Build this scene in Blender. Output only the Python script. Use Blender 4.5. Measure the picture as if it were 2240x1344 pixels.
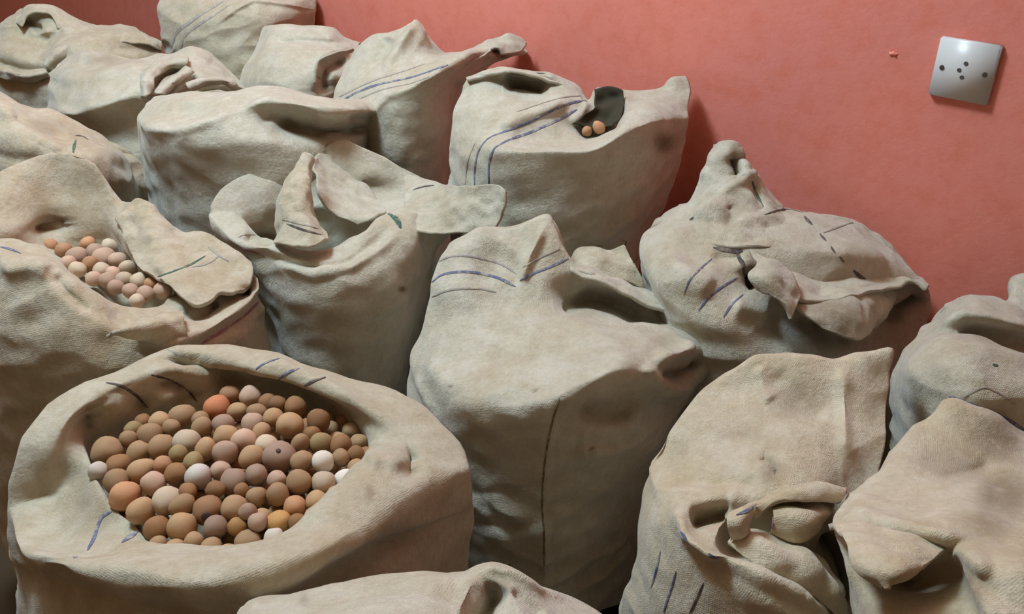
import bpy, bmesh, math, random
import numpy as np
from mathutils import Vector
from mathutils.bvhtree import BVHTree

# ------------------------------------------------------------------ camera, world, light, exposure
W, HH, F, TH, CH = 2240.0, 1344.0, 1940.0, math.radians(29.0), 1.35
scene = bpy.context.scene
COL = scene.collection
for o in list(bpy.data.objects):
    bpy.data.objects.remove(o)
cam_d = bpy.data.cameras.new('camera'); cam_d.sensor_width = 36.0; cam_d.lens = 36.0 * F / W
cam_d.clip_start = 0.01
cam = bpy.data.objects.new('camera', cam_d); COL.objects.link(cam)
cam.location = (0, 0, CH); cam.rotation_euler = (math.pi / 2 - TH, 0, 0)
scene.camera = cam
scene.view_settings.view_transform = 'Standard'
scene.view_settings.look = 'None'
scene.view_settings.gamma = 1.0
scene.view_settings.use_curve_mapping = False
scene.view_settings.exposure = 0.08
world = bpy.data.worlds.new('world'); scene.world = world; world.use_nodes = True
wb = world.node_tree.nodes['Background']
wb.inputs[0].default_value = (1.0, 0.9, 0.8, 1); wb.inputs[1].default_value = 0.05
def room_lamp(name, loc, watts, radius, col):
    d = bpy.data.lights.new(name, 'POINT'); d.energy = watts; d.shadow_soft_size = radius; d.color = col
    o = bpy.data.objects.new(name, d); COL.objects.link(o); o.location = loc; return o
room_lamp('ceiling_lamp', (-0.80, 1.32, 2.56), 116.0, 0.22, (0.75, 1.0, 1.25))

# ------------------------------------------------------------------ pixel -> world helpers
def ray(u, v):
    x = (u - W / 2) / F; y = (HH / 2 - v) / F
    return np.array((x, math.cos(TH) + y * math.sin(TH), -math.sin(TH) + y * math.cos(TH)))
ORG = np.array((0, 0, CH))
def pt(p, yc):
    """(u, v, val): val >= .45 is a height above the floor, else an offset in Y from the sack's centre"""
    r = ray(p[0], p[1]); q = p[2]
    t = (q - CH) / r[2] if q >= 0.45 else (yc + q) / r[1]
    return ORG + r * t
def project(P):
    d = P - ORG
    c, s = math.cos(TH), math.sin(TH)
    z = d[..., 1] * c - d[..., 2] * s
    yu = d[..., 1] * s + d[..., 2] * c
    return W / 2 + F * d[..., 0] / z, HH / 2 - F * yu / z

WA = math.radians(46); WD = np.array((-math.sin(WA), math.cos(WA))); WN = np.array((-math.cos(WA), -math.sin(WA)))
W0 = np.array((0.656, 1.288))

# ------------------------------------------------------------------ materials
def srgb(r, g, b):
    f = lambda c: (c / 255 / 12.92) if c <= 10.31 else ((c / 255 + 0.055) / 1.055) ** 2.4
    return (f(r), f(g), f(b), 1)
def new_mat(name):
    m = bpy.data.materials.new(name); m.use_nodes = True
    n = m.node_tree.nodes; return m, n, m.node_tree.links, n['Principled BSDF']
def mixc(n, l, fac, a, b, mode='MIX'):
    k = n.new('ShaderNodeMix'); k.data_type = 'RGBA'; k.blend_type = mode
    for s, v in ((k.inputs[0], fac), (k.inputs[6], a), (k.inputs[7], b)):
        if hasattr(v, 'is_linked'): l.new(v, s)
        else: s.default_value = v
    return k.outputs[2]
def noise(n, l, vec, scale, detail=3, rough=0.5):
    k = n.new('ShaderNodeTexNoise'); k.inputs['Scale'].default_value = scale
    k.inputs['Detail'].default_value = detail; k.inputs['Roughness'].default_value = rough
    l.new(vec, k.inputs['Vector']); return k.outputs['Fac']
def ramp(n, l, fac, p0, p1):
    k = n.new('ShaderNodeMapRange'); k.inputs[1].default_value = p0; k.inputs[2].default_value = p1
    k.interpolation_type = 'SMOOTHSTEP'; l.new(fac, k.inputs[0]); return k.outputs[0]

def burlap(name, base, dark, dirt=0.5):
    m, n, l, b = new_mat(name)
    tc = n.new('ShaderNodeTexCoord')
    big = ramp(n, l, noise(n, l, tc.outputs['Object'], 7, 4), 0.42, 0.72)
    c = mixc(n, l, big, base, dark)
    patch = ramp(n, l, noise(n, l, tc.outputs['Object'], 16, 5, 0.65), 0.55, 0.8)
    k = n.new('ShaderNodeMath'); k.operation = 'MULTIPLY'; k.inputs[1].default_value = dirt; l.new(patch, k.inputs[0])
    c = mixc(n, l, k.outputs[0], c, srgb(150, 128, 90))
    mot = ramp(n, l, noise(n, l, tc.outputs['Object'], 38, 4, 0.6), 0.35, 0.7)
    c = mixc(n, l, 0.35, c, mixc(n, l, mot, srgb(170, 152, 118), srgb(216, 212, 196)))
    # woven threads
    uv = n.new('ShaderNodeUVMap'); uv.uv_map = 'weave'
    waves = []
    for d in 'XY':
        w = n.new('ShaderNodeTexWave'); w.bands_direction = d; w.inputs['Scale'].default_value = 130
        w.inputs['Distortion'].default_value = 2.2; w.inputs['Detail'].default_value = 2
        w.inputs['Detail Scale'].default_value = 3.0
        l.new(uv.outputs[0], w.inputs['Vector']); waves.append(w.outputs['Fac'])
    wm = n.new('ShaderNodeMath'); wm.operation = 'MAXIMUM'; l.new(waves[0], wm.inputs[0]); l.new(waves[1], wm.inputs[1])
    wr = n.new('ShaderNodeMapRange'); wr.inputs[3].default_value = 0.93; wr.inputs[4].default_value = 1.03
    l.new(wm.outputs[0], wr.inputs[0])
    hs = n.new('ShaderNodeVectorMath'); hs.operation = 'SCALE'; l.new(c, hs.inputs[0]); l.new(wr.outputs[0], hs.inputs['Scale'])
    fib = noise(n, l, tc.outputs['Object'], 150, 3, 0.6)
    c = mixc(n, l, 0.30, hs.outputs[0], mixc(n, l, fib, srgb(110, 92, 60), srgb(232, 222, 196)))
    # real staining plus shade painted into pockets and folds, stored per vertex
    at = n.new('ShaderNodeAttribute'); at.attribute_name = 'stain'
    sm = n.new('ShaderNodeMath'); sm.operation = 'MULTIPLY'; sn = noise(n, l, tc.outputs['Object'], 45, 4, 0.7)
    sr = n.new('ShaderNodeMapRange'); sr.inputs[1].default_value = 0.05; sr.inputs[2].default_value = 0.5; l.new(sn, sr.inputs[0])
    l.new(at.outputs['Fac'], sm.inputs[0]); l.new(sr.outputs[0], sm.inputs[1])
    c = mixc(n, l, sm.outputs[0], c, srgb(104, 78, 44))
    l.new(c, b.inputs['Base Color'])
    b.inputs['Roughness'].default_value = 0.95; b.inputs['Specular IOR Level'].default_value = 0.1
    b.inputs['Sheen Weight'].default_value = 0.40; b.inputs['Sheen Roughness'].default_value = 0.4
    bp = n.new('ShaderNodeBump'); bp.inputs['Strength'].default_value = 0.35; bp.inputs['Distance'].default_value = 0.0012
    l.new(wm.outputs[0], bp.inputs['Height'])
    bp2 = n.new('ShaderNodeBump'); bp2.inputs['Strength'].default_value = 0.7; bp2.inputs['Distance'].default_value = 0.005
    l.new(noise(n, l, tc.outputs['Object'], 75, 6, 0.68), bp2.inputs['Height']); l.new(bp.outputs[0], bp2.inputs['Normal'])
    l.new(bp2.outputs[0], b.inputs['Normal'])
    return m
M = {}
M['pale'] = burlap('pale_burlap', srgb(202, 200, 187), srgb(188, 180, 158), 0.4)
M['tan'] = burlap('tan_burlap', srgb(196, 189, 169), srgb(182, 168, 139), 0.5)
M['pink'] = burlap('brown_burlap', srgb(194, 178, 155), srgb(178, 157, 128), 0.5)
M['dirty'] = burlap('dirty_burlap', srgb(226, 212, 188), srgb(204, 184, 148), 0.6)

def plain(name, col, rough=0.7, breakup=None, spec=0.2):
    m, n, l, b = new_mat(name)
    tc = n.new('ShaderNodeTexCoord')
    c2 = tuple(x * 0.75 for x in col[:3]) + (1,)
    l.new(mixc(n, l, noise(n, l, tc.outputs['Object'], breakup or 40, 4), c2, col), b.inputs['Base Color'])
    b.inputs['Roughness'].default_value = rough; b.inputs['Specular IOR Level'].default_value = spec
    return m
def stripe_mat(name, col, cloth):
    m, n, l, b = new_mat(name)
    tc = n.new('ShaderNodeTexCoord')
    k = ramp(n, l, noise(n, l, tc.outputs['Object'], 110, 3, 0.7), 0.30, 0.56)
    l.new(mixc(n, l, k, cloth, col), b.inputs['Base Color'])
    b.inputs['Roughness'].default_value = 0.95; b.inputs['Specular IOR Level'].default_value = 0.05
    return m
M['blue'] = stripe_mat('blue_stripe', srgb(102, 107, 133), srgb(176, 170, 160))
M['faint'] = stripe_mat('faded_stripe', srgb(158, 152, 146), srgb(190, 180, 156))
M['dark'] = stripe_mat('dark_stripe', srgb(84, 78, 80), srgb(140, 128, 112))  # also paints the shade strokes under the ear flap
M['green'] = stripe_mat('green_mark', srgb(70, 100, 88), srgb(140, 140, 120))
M['mauve'] = stripe_mat('mauve_stripe', srgb(150, 112, 118), srgb(180, 160, 145))
M['seam'] = stripe_mat('seam_thread', srgb(112, 104, 78), srgb(170, 156, 124))
M['thread'] = plain('jute_thread', srgb(205, 190, 155), 0.95, 60)

def wall_mat():
    m, n, l, b = new_mat('coral_wall_paint')
    tc = n.new('ShaderNodeTexCoord')
    c = mixc(n, l, ramp(n, l, noise(n, l, tc.outputs['Object'], 2.2, 4), 0.35, 0.68), srgb(238, 141, 122), srgb(232, 139, 126))
    c = mixc(n, l, ramp(n, l, noise(n, l, tc.outputs['Object'], 22, 5, 0.7), 0.4, 0.75), c, srgb(228, 128, 106))
    l.new(c, b.inputs['Base Color']); b.inputs['Roughness'].default_value = 0.48; b.inputs['Specular IOR Level'].default_value = 0.5
    bp = n.new('ShaderNodeBump'); bp.inputs['Strength'].default_value = 0.25; bp.inputs['Distance'].default_value = 0.003
    l.new(noise(n, l, tc.outputs['Object'], 90, 5, 0.6), bp.inputs['Height']); l.new(bp.outputs[0], b.inputs['Normal'])
    return m
M['wall'] = wall_mat()
M['drab'] = plain('drab_plaster', srgb(196, 158, 114), 0.9, 6)
M['ceiling'] = plain('ceiling_paint', srgb(228, 206, 166), 0.9, 6)
M['floor'] = plain('concrete_floor', srgb(84, 68, 52), 0.9, 12)
M['plastic'] = plain('white_plastic', srgb(226, 224, 222), 0.35, 8, 0.5)
M['liner'] = plain('dark_liner', srgb(66, 62, 48), 0.8, 60)  # dark tone painting the shade inside a sack's hole
M['hole'] = plain('dark_hole', srgb(92, 88, 86), 0.6, 80)
M['screw'] = plain('screw_metal', srgb(88, 70, 62), 0.5, 200)

def nut_mat():
    m, n, l, b = new_mat('nut_shell')
    tc = n.new('ShaderNodeTexCoord'); oi = n.new('ShaderNodeObjectInfo')
    v = n.new('ShaderNodeVectorMath'); v.operation = 'ADD'; l.new(tc.outputs['Object'], v.inputs[0]); l.new(oi.outputs['Location'], v.inputs[1])
    dk = n.new('ShaderNodeVectorMath'); dk.operation = 'SCALE'; dk.inputs['Scale'].default_value = 0.62; l.new(oi.outputs['Color'], dk.inputs[0])
    c = mixc(n, l, ramp(n, l, noise(n, l, v.outputs[0], 130, 4, 0.6), 0.42, 0.72), oi.outputs['Color'], dk.outputs[0])
    l.new(c, b.inputs['Base Color']); b.inputs['Roughness'].default_value = 0.62; b.inputs['Specular IOR Level'].default_value = 0.25
    bp = n.new('ShaderNodeBump'); bp.inputs['Strength'].default_value = 0.3; bp.inputs['Distance'].default_value = 0.001
    l.new(noise(n, l, v.outputs[0], 260, 3), bp.inputs['Height']); l.new(bp.outputs[0], b.inputs['Normal'])
    return m
M['nut'] = nut_mat()

# ------------------------------------------------------------------ mesh helpers
def link(name, me, mat, parent=None):
    o = bpy.data.objects.new(name, me); COL.objects.link(o)
    if mat: me.materials.append(M[mat])
    if parent: o.parent = parent
    return o
def tag(o, label, cat, group=None, kind=None):
    o['label'] = label; o['category'] = cat
    if group: o['group'] = group
    if kind: o['kind'] = kind
def smooth(me):
    me.polygons.foreach_set('use_smooth', np.ones(len(me.polygons), dtype=bool))
def spline(t, X, s, limit=None):
    """non-uniform Catmull-Rom of control points X at parameters t, sampled at s"""
    t = np.asarray(t, float); X = np.asarray(X, float); n = len(t)
    d = (X[1:] - X[:-1]) / (t[1:] - t[:-1]).reshape((-1,) + (1,) * (X.ndim - 1))
    m = np.empty_like(X); m[0] = d[0]; m[-1] = d[-1]
    if n > 2:
        h = (t[1:] - t[:-1]).reshape((-1,) + (1,) * (X.ndim - 1))
        m[1:-1] = (d[:-1] * h[1:] + d[1:] * h[:-1]) / (h[1:] + h[:-1])
        if limit:
            lim = limit * np.minimum(np.abs(d[:-1]), np.abs(d[1:])) + 0.02
            m[1:-1] = np.clip(m[1:-1], -lim, lim)
    i = np.clip(np.searchsorted(t, s, side='right') - 1, 0, n - 2)
    h = t[i + 1] - t[i]; q = (s - t[i]) / h
    sh = (-1,) + (1,) * (X.ndim - 1)
    h = h.reshape(sh); q = q.reshape(sh)
    return ((2 * q**3 - 3 * q**2 + 1) * X[i] + (q**3 - 2 * q**2 + q) * h * m[i]
            + (-2 * q**3 + 3 * q**2) * X[i + 1] + (q**3 - q**2) * h * m[i + 1])
def resample(pts3, n, wts=None):
    pts3 = np.asarray(pts3)
    d = np.linalg.norm(np.diff(pts3, axis=0), axis=1) + 1e-6
    t = np.concatenate(([0], np.cumsum(d))); t /= t[-1]
    return spline(t, pts3, np.linspace(0, 1, n))
def grid_normals(P, closed):
    if closed:
        du = np.roll(P, -1, 1) - np.roll(P, 1, 1)
    else:
        du = np.gradient(P, axis=1)
    dv = np.gradient(P, axis=0)
    n = np.cross(du, dv); return n / (np.linalg.norm(n, axis=2, keepdims=True) + 1e-9)
def wobble(P, seed, amp, lam, vert=1.0, n=26, ridged=False):
    r = np.random.RandomState(seed); out = np.zeros(P.shape[:2])
    for i in range(n):
        k = r.normal(size=3); k[2] *= vert; k /= np.linalg.norm(k)
        w = 2 * math.pi / (lam * r.uniform(0.6, 1.6))
        out += np.sin(P @ (k * w) + r.uniform(0, 6.28))
    out *= math.sqrt(2.0 / n)
    if ridged: out = 0.7 - np.abs(out)
    return out * amp
def poly_dist(U, V, pts):
    best = np.full(U.shape, 1e9); side = np.zeros(U.shape); along = np.zeros(U.shape)
    pts = [p[:2] for p in pts]
    if len(pts) == 1:
        return np.hypot(U - pts[0][0], V - pts[0][1]), side, along + 0.5
    seg = [math.hypot(b[0] - a[0], b[1] - a[1]) for a, b in zip(pts, pts[1:])]; tot = sum(seg); acc = 0
    for (a, b), L in zip(zip(pts, pts[1:]), seg):
        dx, dy = b[0] - a[0], b[1] - a[1]
        t = np.clip(((U - a[0]) * dx + (V - a[1]) * dy) / (L * L + 1e-9), 0, 1)
        d = np.hypot(U - a[0] - t * dx, V - a[1] - t * dy)
        s = np.sign(dx * (V - a[1]) - dy * (U - a[0]))
        k = d < best
        best = np.where(k, d, best); side = np.where(k, s, side); along = np.where(k, (acc + t * L) / tot, along)
        acc += L
    return best, side, along
def sculpt(P, strokes, closed, front=None):
    """push the cloth in and out along fold lines; a stroke is (kind, width_px, amount_m, points)"""
    for kind, w, amp, pts in strokes:
        amp *= 0.75 if amp > 0 else (0.5 if amp > -0.028 else 0.8)
        N = grid_normals(P, closed); U, V = project(P)
        d, side, al = poly_dist(U, V, pts)
        view = ORG - P; view /= np.linalg.norm(view, axis=2, keepdims=True)
        cs = np.sum(N * view, axis=2); facing = np.clip(cs / 0.12, 0, 1)
        if kind == 's':      # overlapping edge: raised on the right-hand side of the line, sharp on the other
            k = np.where(side > 0, np.exp(-(d / w) ** 1.5), np.exp(-(d / 4.0) ** 2))
        else:
            k = np.exp(-(d / w) ** 2) if amp > 0 else np.exp(-(d / (0.95 * w)) ** 1.5)
        if len(pts) > 1: k = k * np.clip(np.minimum(al, 1 - al) / 0.14 + 0.1, 0, 1)
        k = k * facing
        if front: k[:, front:] = 0
        D = 0.35 * N + 0.85 * view
        P = P + D * (amp * k)[..., None]
    return P
def smooth_closed(P, it, lo=1):
    for _ in range(it):
        Q = P.copy()
        Q[lo:-1] = 0.5 * P[lo:-1] + 0.125 * (np.roll(P, 1, 1) + np.roll(P, -1, 1))[lo:-1] + 0.125 * (P[lo - 1:-2] + P[lo + 1:])
        P = Q
    return P
def mesh_from_grid(name, P, closed, cap_top=True, stains=None):
    nr, nc = P.shape[:2]
    verts = P.reshape(-1, 3)
    i = np.arange(nr - 1)[:, None]; j = np.arange(nc if closed else nc - 1)[None, :]; j2 = (j + 1) % nc
    quads = np.stack((i * nc + j, i * nc + j2, (i + 1) * nc + j2, (i + 1) * nc + j), -1).reshape(-1, 4)
    faces = quads.tolist()
    if closed:
        verts = np.vstack((verts, P[0].mean(0), P[-1].mean(0))); a, b = nr * nc, nr * nc + 1
        if cap_top == 'strip':           # thick sheet: join its two faces along both ends
            for q in range(nc // 2 - 1):
                for base, fl in ((0, False), ((nr - 1) * nc, True)):
                    f_ = (base + q, base + nc - 1 - q, base + nc - 2 - q, base + q + 1)
                    faces.append(f_[::-1] if fl else f_)
            verts = verts[:-2]
        else:
          for q in range(nc):
            faces.append((a, (q + 1) % nc, q))
            if cap_top: faces.append((b, (nr - 1) * nc + q, (nr - 1) * nc + (q + 1) % nc))
    me = bpy.data.meshes.new(name); me.from_pydata(verts.tolist(), [], faces); smooth(me)
    # metric weave coordinates
    cu = np.zeros((nr, nc)); cu[:, 1:] = np.cumsum(np.linalg.norm(np.diff(P, axis=1), axis=2), axis=1)
    cv = np.zeros((nr, nc)); cv[1:] = np.cumsum(np.linalg.norm(np.diff(P, axis=0), axis=2), axis=0)
    uvv = np.stack((cu, cv), -1).reshape(-1, 2)
    if closed and cap_top != 'strip': uvv = np.vstack((uvv, uvv[0], uvv[-1]))
    lv = np.empty(len(me.loops), dtype=np.int32); me.loops.foreach_get('vertex_index', lv)
    uvl = me.uv_layers.new(name='weave'); uvl.data.foreach_set('uv', uvv[lv].astype(np.float32).ravel())
    st = np.zeros(len(verts))
    if stains:
        U, V = project(verts)
        for (u, v, ru, rv, k) in stains:
            d = ((U - u) / ru) ** 2 + ((V - v) / rv) ** 2
            st = np.maximum(st, k * np.exp(-d ** 1.3))
    a = me.attributes.new('stain', 'FLOAT', 'POINT'); a.data.foreach_set('value', st.astype(np.float32))
    return me

def at_wall(P):
    """cloth that leans on the wall lies flat against it"""
    d = (P[..., :2] - W0) @ (-WN); k = np.clip(d + 0.006, 0, None)
    P = P.copy(); P[..., :2] += k[..., None] * WN; return P
NF, NB, NR = 170, 46, 170
CENTRES = [(-.75,2.36),(-1.13,2.30),(-.47,2.05),(-.17,1.80),(.085,1.48),(-.845,2.03),(-.52,1.66),(-.965,1.66),(-.30,1.36),(-.655,1.20),(.07,1.05),(.38,1.18),(.66,.97),(-.28,.77),(-.055,.40),(.26,.73),(.60,.63)]
def make_room(P, c, nf):
    """full sacks standing side by side press flat against each other"""
    w = np.zeros(P.shape[:2]); nb = P.shape[1] - nf; q = np.arange(nb)
    w[:, nf:] = np.clip(np.minimum(q, nb - 1 - q) / 10.0, 0, 1)
    w = np.maximum(w, np.clip((0.44 - P[..., 2]) / 0.08, 0, 1))
    c = np.array(c)
    for o in CENTRES:
        d = np.array(o) - c; L = np.linalg.norm(d)
        if L < 0.05 or L > 0.6: continue
        d /= L; over = np.clip((P[..., :2] - c) @ d - (L / 2 - 0.006), 0, None) * w
        P[..., :2] -= over[..., None] * d
    return P
class Sack:
    def __init__(self, c, a, b, rows, label, mat='tan', mouth=None, strokes=(), stains=None, seed=0, wr=1.0, taper=0.9, post=()):
        self.xc, self.yc = c; yc = self.yc; self.mat = mat; self.surfs = []
        self.root = bpy.data.objects.new('burlap_sack', None); COL.objects.link(self.root)
        self.root.location = (c[0], c[1], 0); self.root.empty_display_size = 0.1
        tag(self.root, label, 'sack', 'burlap sacks crowded along the coral wall')
        zt = max(pt(p, yc)[2] for p in (rows[-1] if isinstance(rows[-1], list) else rows[-1][0]))
        rings = []
        for row in rows:
            fr = row[0] if isinstance(row, tuple) and isinstance(row[0], list) else row
            bk = row[1] if fr is not row else None
            f3 = np.array([pt(p, yc) for p in fr])
            if bk is None:
                g3 = resample(f3, 25)[::-1]; q = np.linspace(-1, 1, 25)
                rad = np.sqrt(np.clip(1 - np.abs(q) ** 2.4, 0, 1))
                dy = np.maximum(0.03 * rad, (yc + b * rad * (0.35 + 0.65 * np.clip((zt - g3[:, 2]) / 0.12 + 0.15, 0, 1))) - g3[:, 1])
                dy = dy * np.clip((1 - np.abs(q)) / 0.04, 0, 1)
                slope = (CH - g3[:, 2]) / np.maximum(g3[:, 1], 0.2)
                b3 = g3.copy(); b3[:, 1] += dy; b3[:, 2] -= dy * slope * 1.06
                b3[:, 0] *= 1 + np.minimum(dy, 0.10) / np.maximum(g3[:, 1], 0.2)
            else:
                b3 = np.array([f3[-1]] + [pt(p, yc) for p in bk] + [f3[0]])
            rings.append(np.vstack((resample(f3, NF + 1), resample(b3, NB + 1)[1:-1])))
        if not mouth:        # close the top: front and back meet just behind the last traced edge
            f_ = rings[-1][:NF + 1]; b_ = np.vstack((f_[-1:], rings[-1][NF + 1:], f_[:1]))
            fm = 0.5 * (f_ + resample(b_[::-1], NF + 1)); fm[:, 2] -= 0.004
            rings.append(np.vstack((fm, resample(fm[::-1], NB + 1)[1:-1])))
        z0 = rings[0][:, 2].min()
        low = []
        th = np.concatenate((np.linspace(math.pi, 2 * math.pi, NF + 1), np.linspace(2 * math.pi, 3 * math.pi, NB + 1)[1:-1]))
        for z, k in ((0.0, 0.80), (0.03, 0.93), (0.12, 1.0), (0.30, 1.0), (0.48, 0.98)):
            if z < z0 - 0.07:
                cs, sn = np.cos(th), np.sin(th); p = 2 / 2.5
                low.append(np.stack((c[0] + a * k * taper * np.sign(cs) * np.abs(cs) ** p,
                                     c[1] + b * k * taper * np.sign(sn) * np.abs(sn) ** p, np.full(len(th), z)), -1))
        rings = low + rings
        if mouth:            # open sack: auto inner rings below the last one (shrink, dz)
            last = rings[-1]; ce = last.mean(0)
            for sh, dz in mouth:
                q = last.copy(); d = ce - q; d[:, 2] = 0
                q += d * sh; q[:, 2] = q[:, 2] + dz
                rings.append(q)
        R = np.array(rings)
        d = np.linalg.norm(np.diff(R[:, :NF + 1], axis=0), axis=2).mean(1) + 1e-4
        t = np.concatenate(([0], np.cumsum(d)))
        nl = len(low)
        # dense sampling over the traced part, coarse below it
        s = np.concatenate((np.linspace(0, t[nl], 26)[:-1], np.linspace(t[nl], t[-1], NR)))
        P = spline(t, R, s, 2.2)
        P = smooth_closed(P, 3)
        P = sculpt(P, strokes, True, None if mouth else NF + 1)
        P = smooth_closed(P, 2)
        N = grid_normals(P, True)
        fade = np.clip(P[..., 2] / 0.08, 0, 1)
        disp = wobble(P, seed, 0.0016, 0.14) + wobble(P, seed + 50, 0.0009, 0.05, 3.0)
        disp += wr * wobble(P, seed + 99, 0.0026, 0.085, 4.5, 12, True) * np.clip(wobble(P, seed + 7, 0.8, 0.25) + 0.5, 0, 1)
        P = P + N * (disp * fade)[..., None]
        P = sculpt(P, post, True, None if mouth else NF + 1)
        P = at_wall(make_room(P, c, NF + 1))
        me = mesh_from_grid('sack_body', P, True, bool(mouth), stains)
        self.add('body', me, mat)
        self.P = P
    def add(self, name, me, mat):
        o = bpy.data.objects.new(name, me); COL.objects.link(o); me.materials.append(M[mat])
        me.transform(__import__('mathutils').Matrix.Translation((-self.xc, -self.yc, 0)))
        o.parent = self.root
        self.surfs.append(o); return o
    def sheet(self, rows, name='flap', thick=0.004, nu=70, nv=50, strokes=(), seed=5, mat=None, stains=None, parent=None, amp=1.0, closed=False):
        thick *= 0.72
        R = np.array([resample([pt(p, self.yc) for p in r], nu) for r in rows])
        d = np.linalg.norm(np.diff(R, axis=0), axis=2).mean(1) + 1e-4
        t = np.concatenate(([0], np.cumsum(d))); P = spline(t, R, np.linspace(0, t[-1], nv))
        P = sculpt(P, strokes, False)
        N = grid_normals(P, False)
        P = P + N * ((wobble(P, seed, 0.0016, 0.06) + wobble(P, seed + 3, 0.0012, 0.03)) * amp)[..., None]
        N = grid_normals(P, False)
        A = P + N * thick / 2; B = P - N * thick / 2
        ring = np.concatenate((A, B[:, ::-1]), axis=1)     # wrapped tube -> thick sheet
        ring = at_wall(ring)
        me = mesh_from_grid('sack_' + name, ring, True, 'strip', stains)
        # close the two open ends with quads instead of the fan
        return self.add(name, me, mat or self.mat)
    def bvh(self):
        bpy.context.view_layer.update()
        out = []
        off = Vector((self.xc, self.yc, 0))
        for o in self.surfs:
            vs = [v.co + off for v in o.data.vertices]
            out.append(BVHTree.FromPolygons(vs, [p.vertices[:] for p in o.data.polygons]))
        return out
    def stripes(self, lst):
        """lines woven into or marked on the cloth: (material, width_px, points)"""
        trees = self.bvh()
        for mat, wpx, pts in lst:
            name = {'seam': 'seam', 'green': 'mark'}.get(mat, 'stripe')
            P2 = np.array([p[:2] for p in pts], float)
            L = np.linalg.norm(np.diff(P2, axis=0), axis=1).sum()
            S = resample(np.column_stack((P2, np.zeros(len(P2)))), max(6, int(L / 5)))
            segs, cur = [], []; hits = [0] * len(trees)
            for u, v, _ in S:
                d = Vector(ray(u, v)).normalized(); best = None
                for ti, tr in enumerate(trees):
                    h = tr.ray_cast(Vector(ORG), d)
                    if h[0] is not None and (best is None or h[3] < best[3]): best = h; bi = ti
                if best is None: 
                    if len(cur) > 2: segs.append(cur)
                    cur = []; continue
                n = best[1]
                if n.dot(d) > 0: n = -n
                if cur and (best[0] - cur[-1][0]).length > 0.03:
                    if len(cur) > 2: segs.append(cur)
                    cur = []
                hits[bi] += 1; cur.append((best[0], n, best[3]))
            if len(cur) > 2: segs.append(cur)
            vs, fs = [], []
            segs = sorted(segs, key=len)[-1:]
            for sg in segs:
                base = len(vs)
                ps = np.array([q[0] for q in sg]); ns = np.array([q[1] for q in sg])
                for _ in range(2):
                    ns[1:-1] = (ns[:-2] + 2 * ns[1:-1] + ns[2:]) / 4
                tg = np.gradient(ps, axis=0)
                for k in range(len(sg)):
                    side = np.cross(tg[k], ns[k]); side /= np.linalg.norm(side) + 1e-9
                    hw = wpx * sg[k][2] / F / 2 * 0.85 * min(1, 0.35 + 0.25 * min(k, len(sg) - 1 - k))
                    for q in (-1, 0, 1):
                        vs.append(ps[k] + side * hw * q + ns[k] / (np.linalg.norm(ns[k]) + 1e-9) * (0.0012 if q == 0 else 0.0006) - np.array((self.xc, self.yc, 0)))
                for k in range(len(sg) - 1):
                    a = base + 3 * k
                    fs += [(a, a + 1, a + 4, a + 3), (a + 1, a + 2, a + 5, a + 4)]
            if not vs: continue
            me = bpy.data.meshes.new(name); me.from_pydata([tuple(v) for v in vs], [], fs); smooth(me)
            link(name, me, mat, self.surfs[int(np.argmax(hits))])
    def threads(self, lst):
        for pts, rad in lst:
            P = resample([pt(p, self.yc) for p in pts], 10) - np.array((self.xc, self.yc, 0))
            vs, fs = [], []
            for k, p in enumerate(P):
                for q in range(5):
                    a = 2 * math.pi * q / 5; r = rad * (1 - 0.6 * k / len(P))
                    vs.append((p[0] + r * math.cos(a), p[1], p[2] + r * math.sin(a)))
            for k in range(len(P) - 1):
                for q in range(5):
                    fs.append((k * 5 + q, k * 5 + (q + 1) % 5, k * 5 + 5 + (q + 1) % 5, k * 5 + 5 + q))
            me = bpy.data.meshes.new('loose_thread'); me.from_pydata(vs, [], fs); smooth(me)
            link('loose_thread', me, 'thread', self.root)

# ------------------------------------------------------------------ the room
def box_mesh(name, x0, x1, y0, y1, z0, z1):
    v = [(x, y, z) for z in (z0, z1) for y in (y0, y1) for x in (x0, x1)]
    f = [(0, 2, 3, 1), (4, 5, 7, 6), (0, 1, 5, 4), (2, 6, 7, 3), (0, 4, 6, 2), (1, 3, 7, 5)]
    me = bpy.data.meshes.new(name); me.from_pydata(v, [], f); return me
def wall_frame(o):          # local x along the wall, y into the wall, z up
    o.location = (W0[0], W0[1], 0); o.rotation_euler = (0, 0, math.atan2(-WD[1], -WD[0]))
# local +x = -WD (towards the right of the picture)
wall = link('wall_back', box_mesh('wall_back', -7, 3, 0, 0.15, 0, 3.0), 'wall'); wall_frame(wall)
tag(wall, 'coral pink painted plaster wall behind the sacks', 'wall', kind='structure')
floor = link('floor', box_mesh('floor', -6, 4, -2, 7, -0.1, 0), 'floor')
tag(floor, 'bare grey concrete floor under the sacks', 'floor', kind='structure')

for nm, bx, mt, lb in (('ceiling', (-3.6, 4, -2.2, 7, 2.9, 3.0), 'ceiling', 'white painted ceiling above the sacks'),
                       ('wall_left', (-3.7, -3.6, -2.2, 7, 0, 2.9), 'drab', 'dull brown plaster wall at the far left side'),
                       ('wall_front', (-3.6, 4, -2.3, -2.2, 0, 2.9), 'drab', 'dull brown plaster wall behind the viewer')):
    w_ = link(nm, box_mesh(nm, *bx), mt); tag(w_, lb, nm.split('_')[0], kind='structure')
def bevel_box(name, sx, sy, sz, bev, taper=0.0):
    bm = bmesh.new(); bmesh.ops.create_cube(bm, size=1)
    for v in bm.verts:
        k = 1 - taper if v.co.y < 0 else 1
        v.co = Vector((v.co.x * sx * k, v.co.y * sy, v.co.z * sz * k))
    bmesh.ops.bevel(bm, geom=bm.edges[:], offset=bev, segments=3, affect='EDGES')
    me = bpy.data.meshes.new(name); bm.to_mesh(me); bm.free(); smooth(me); return me
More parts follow.
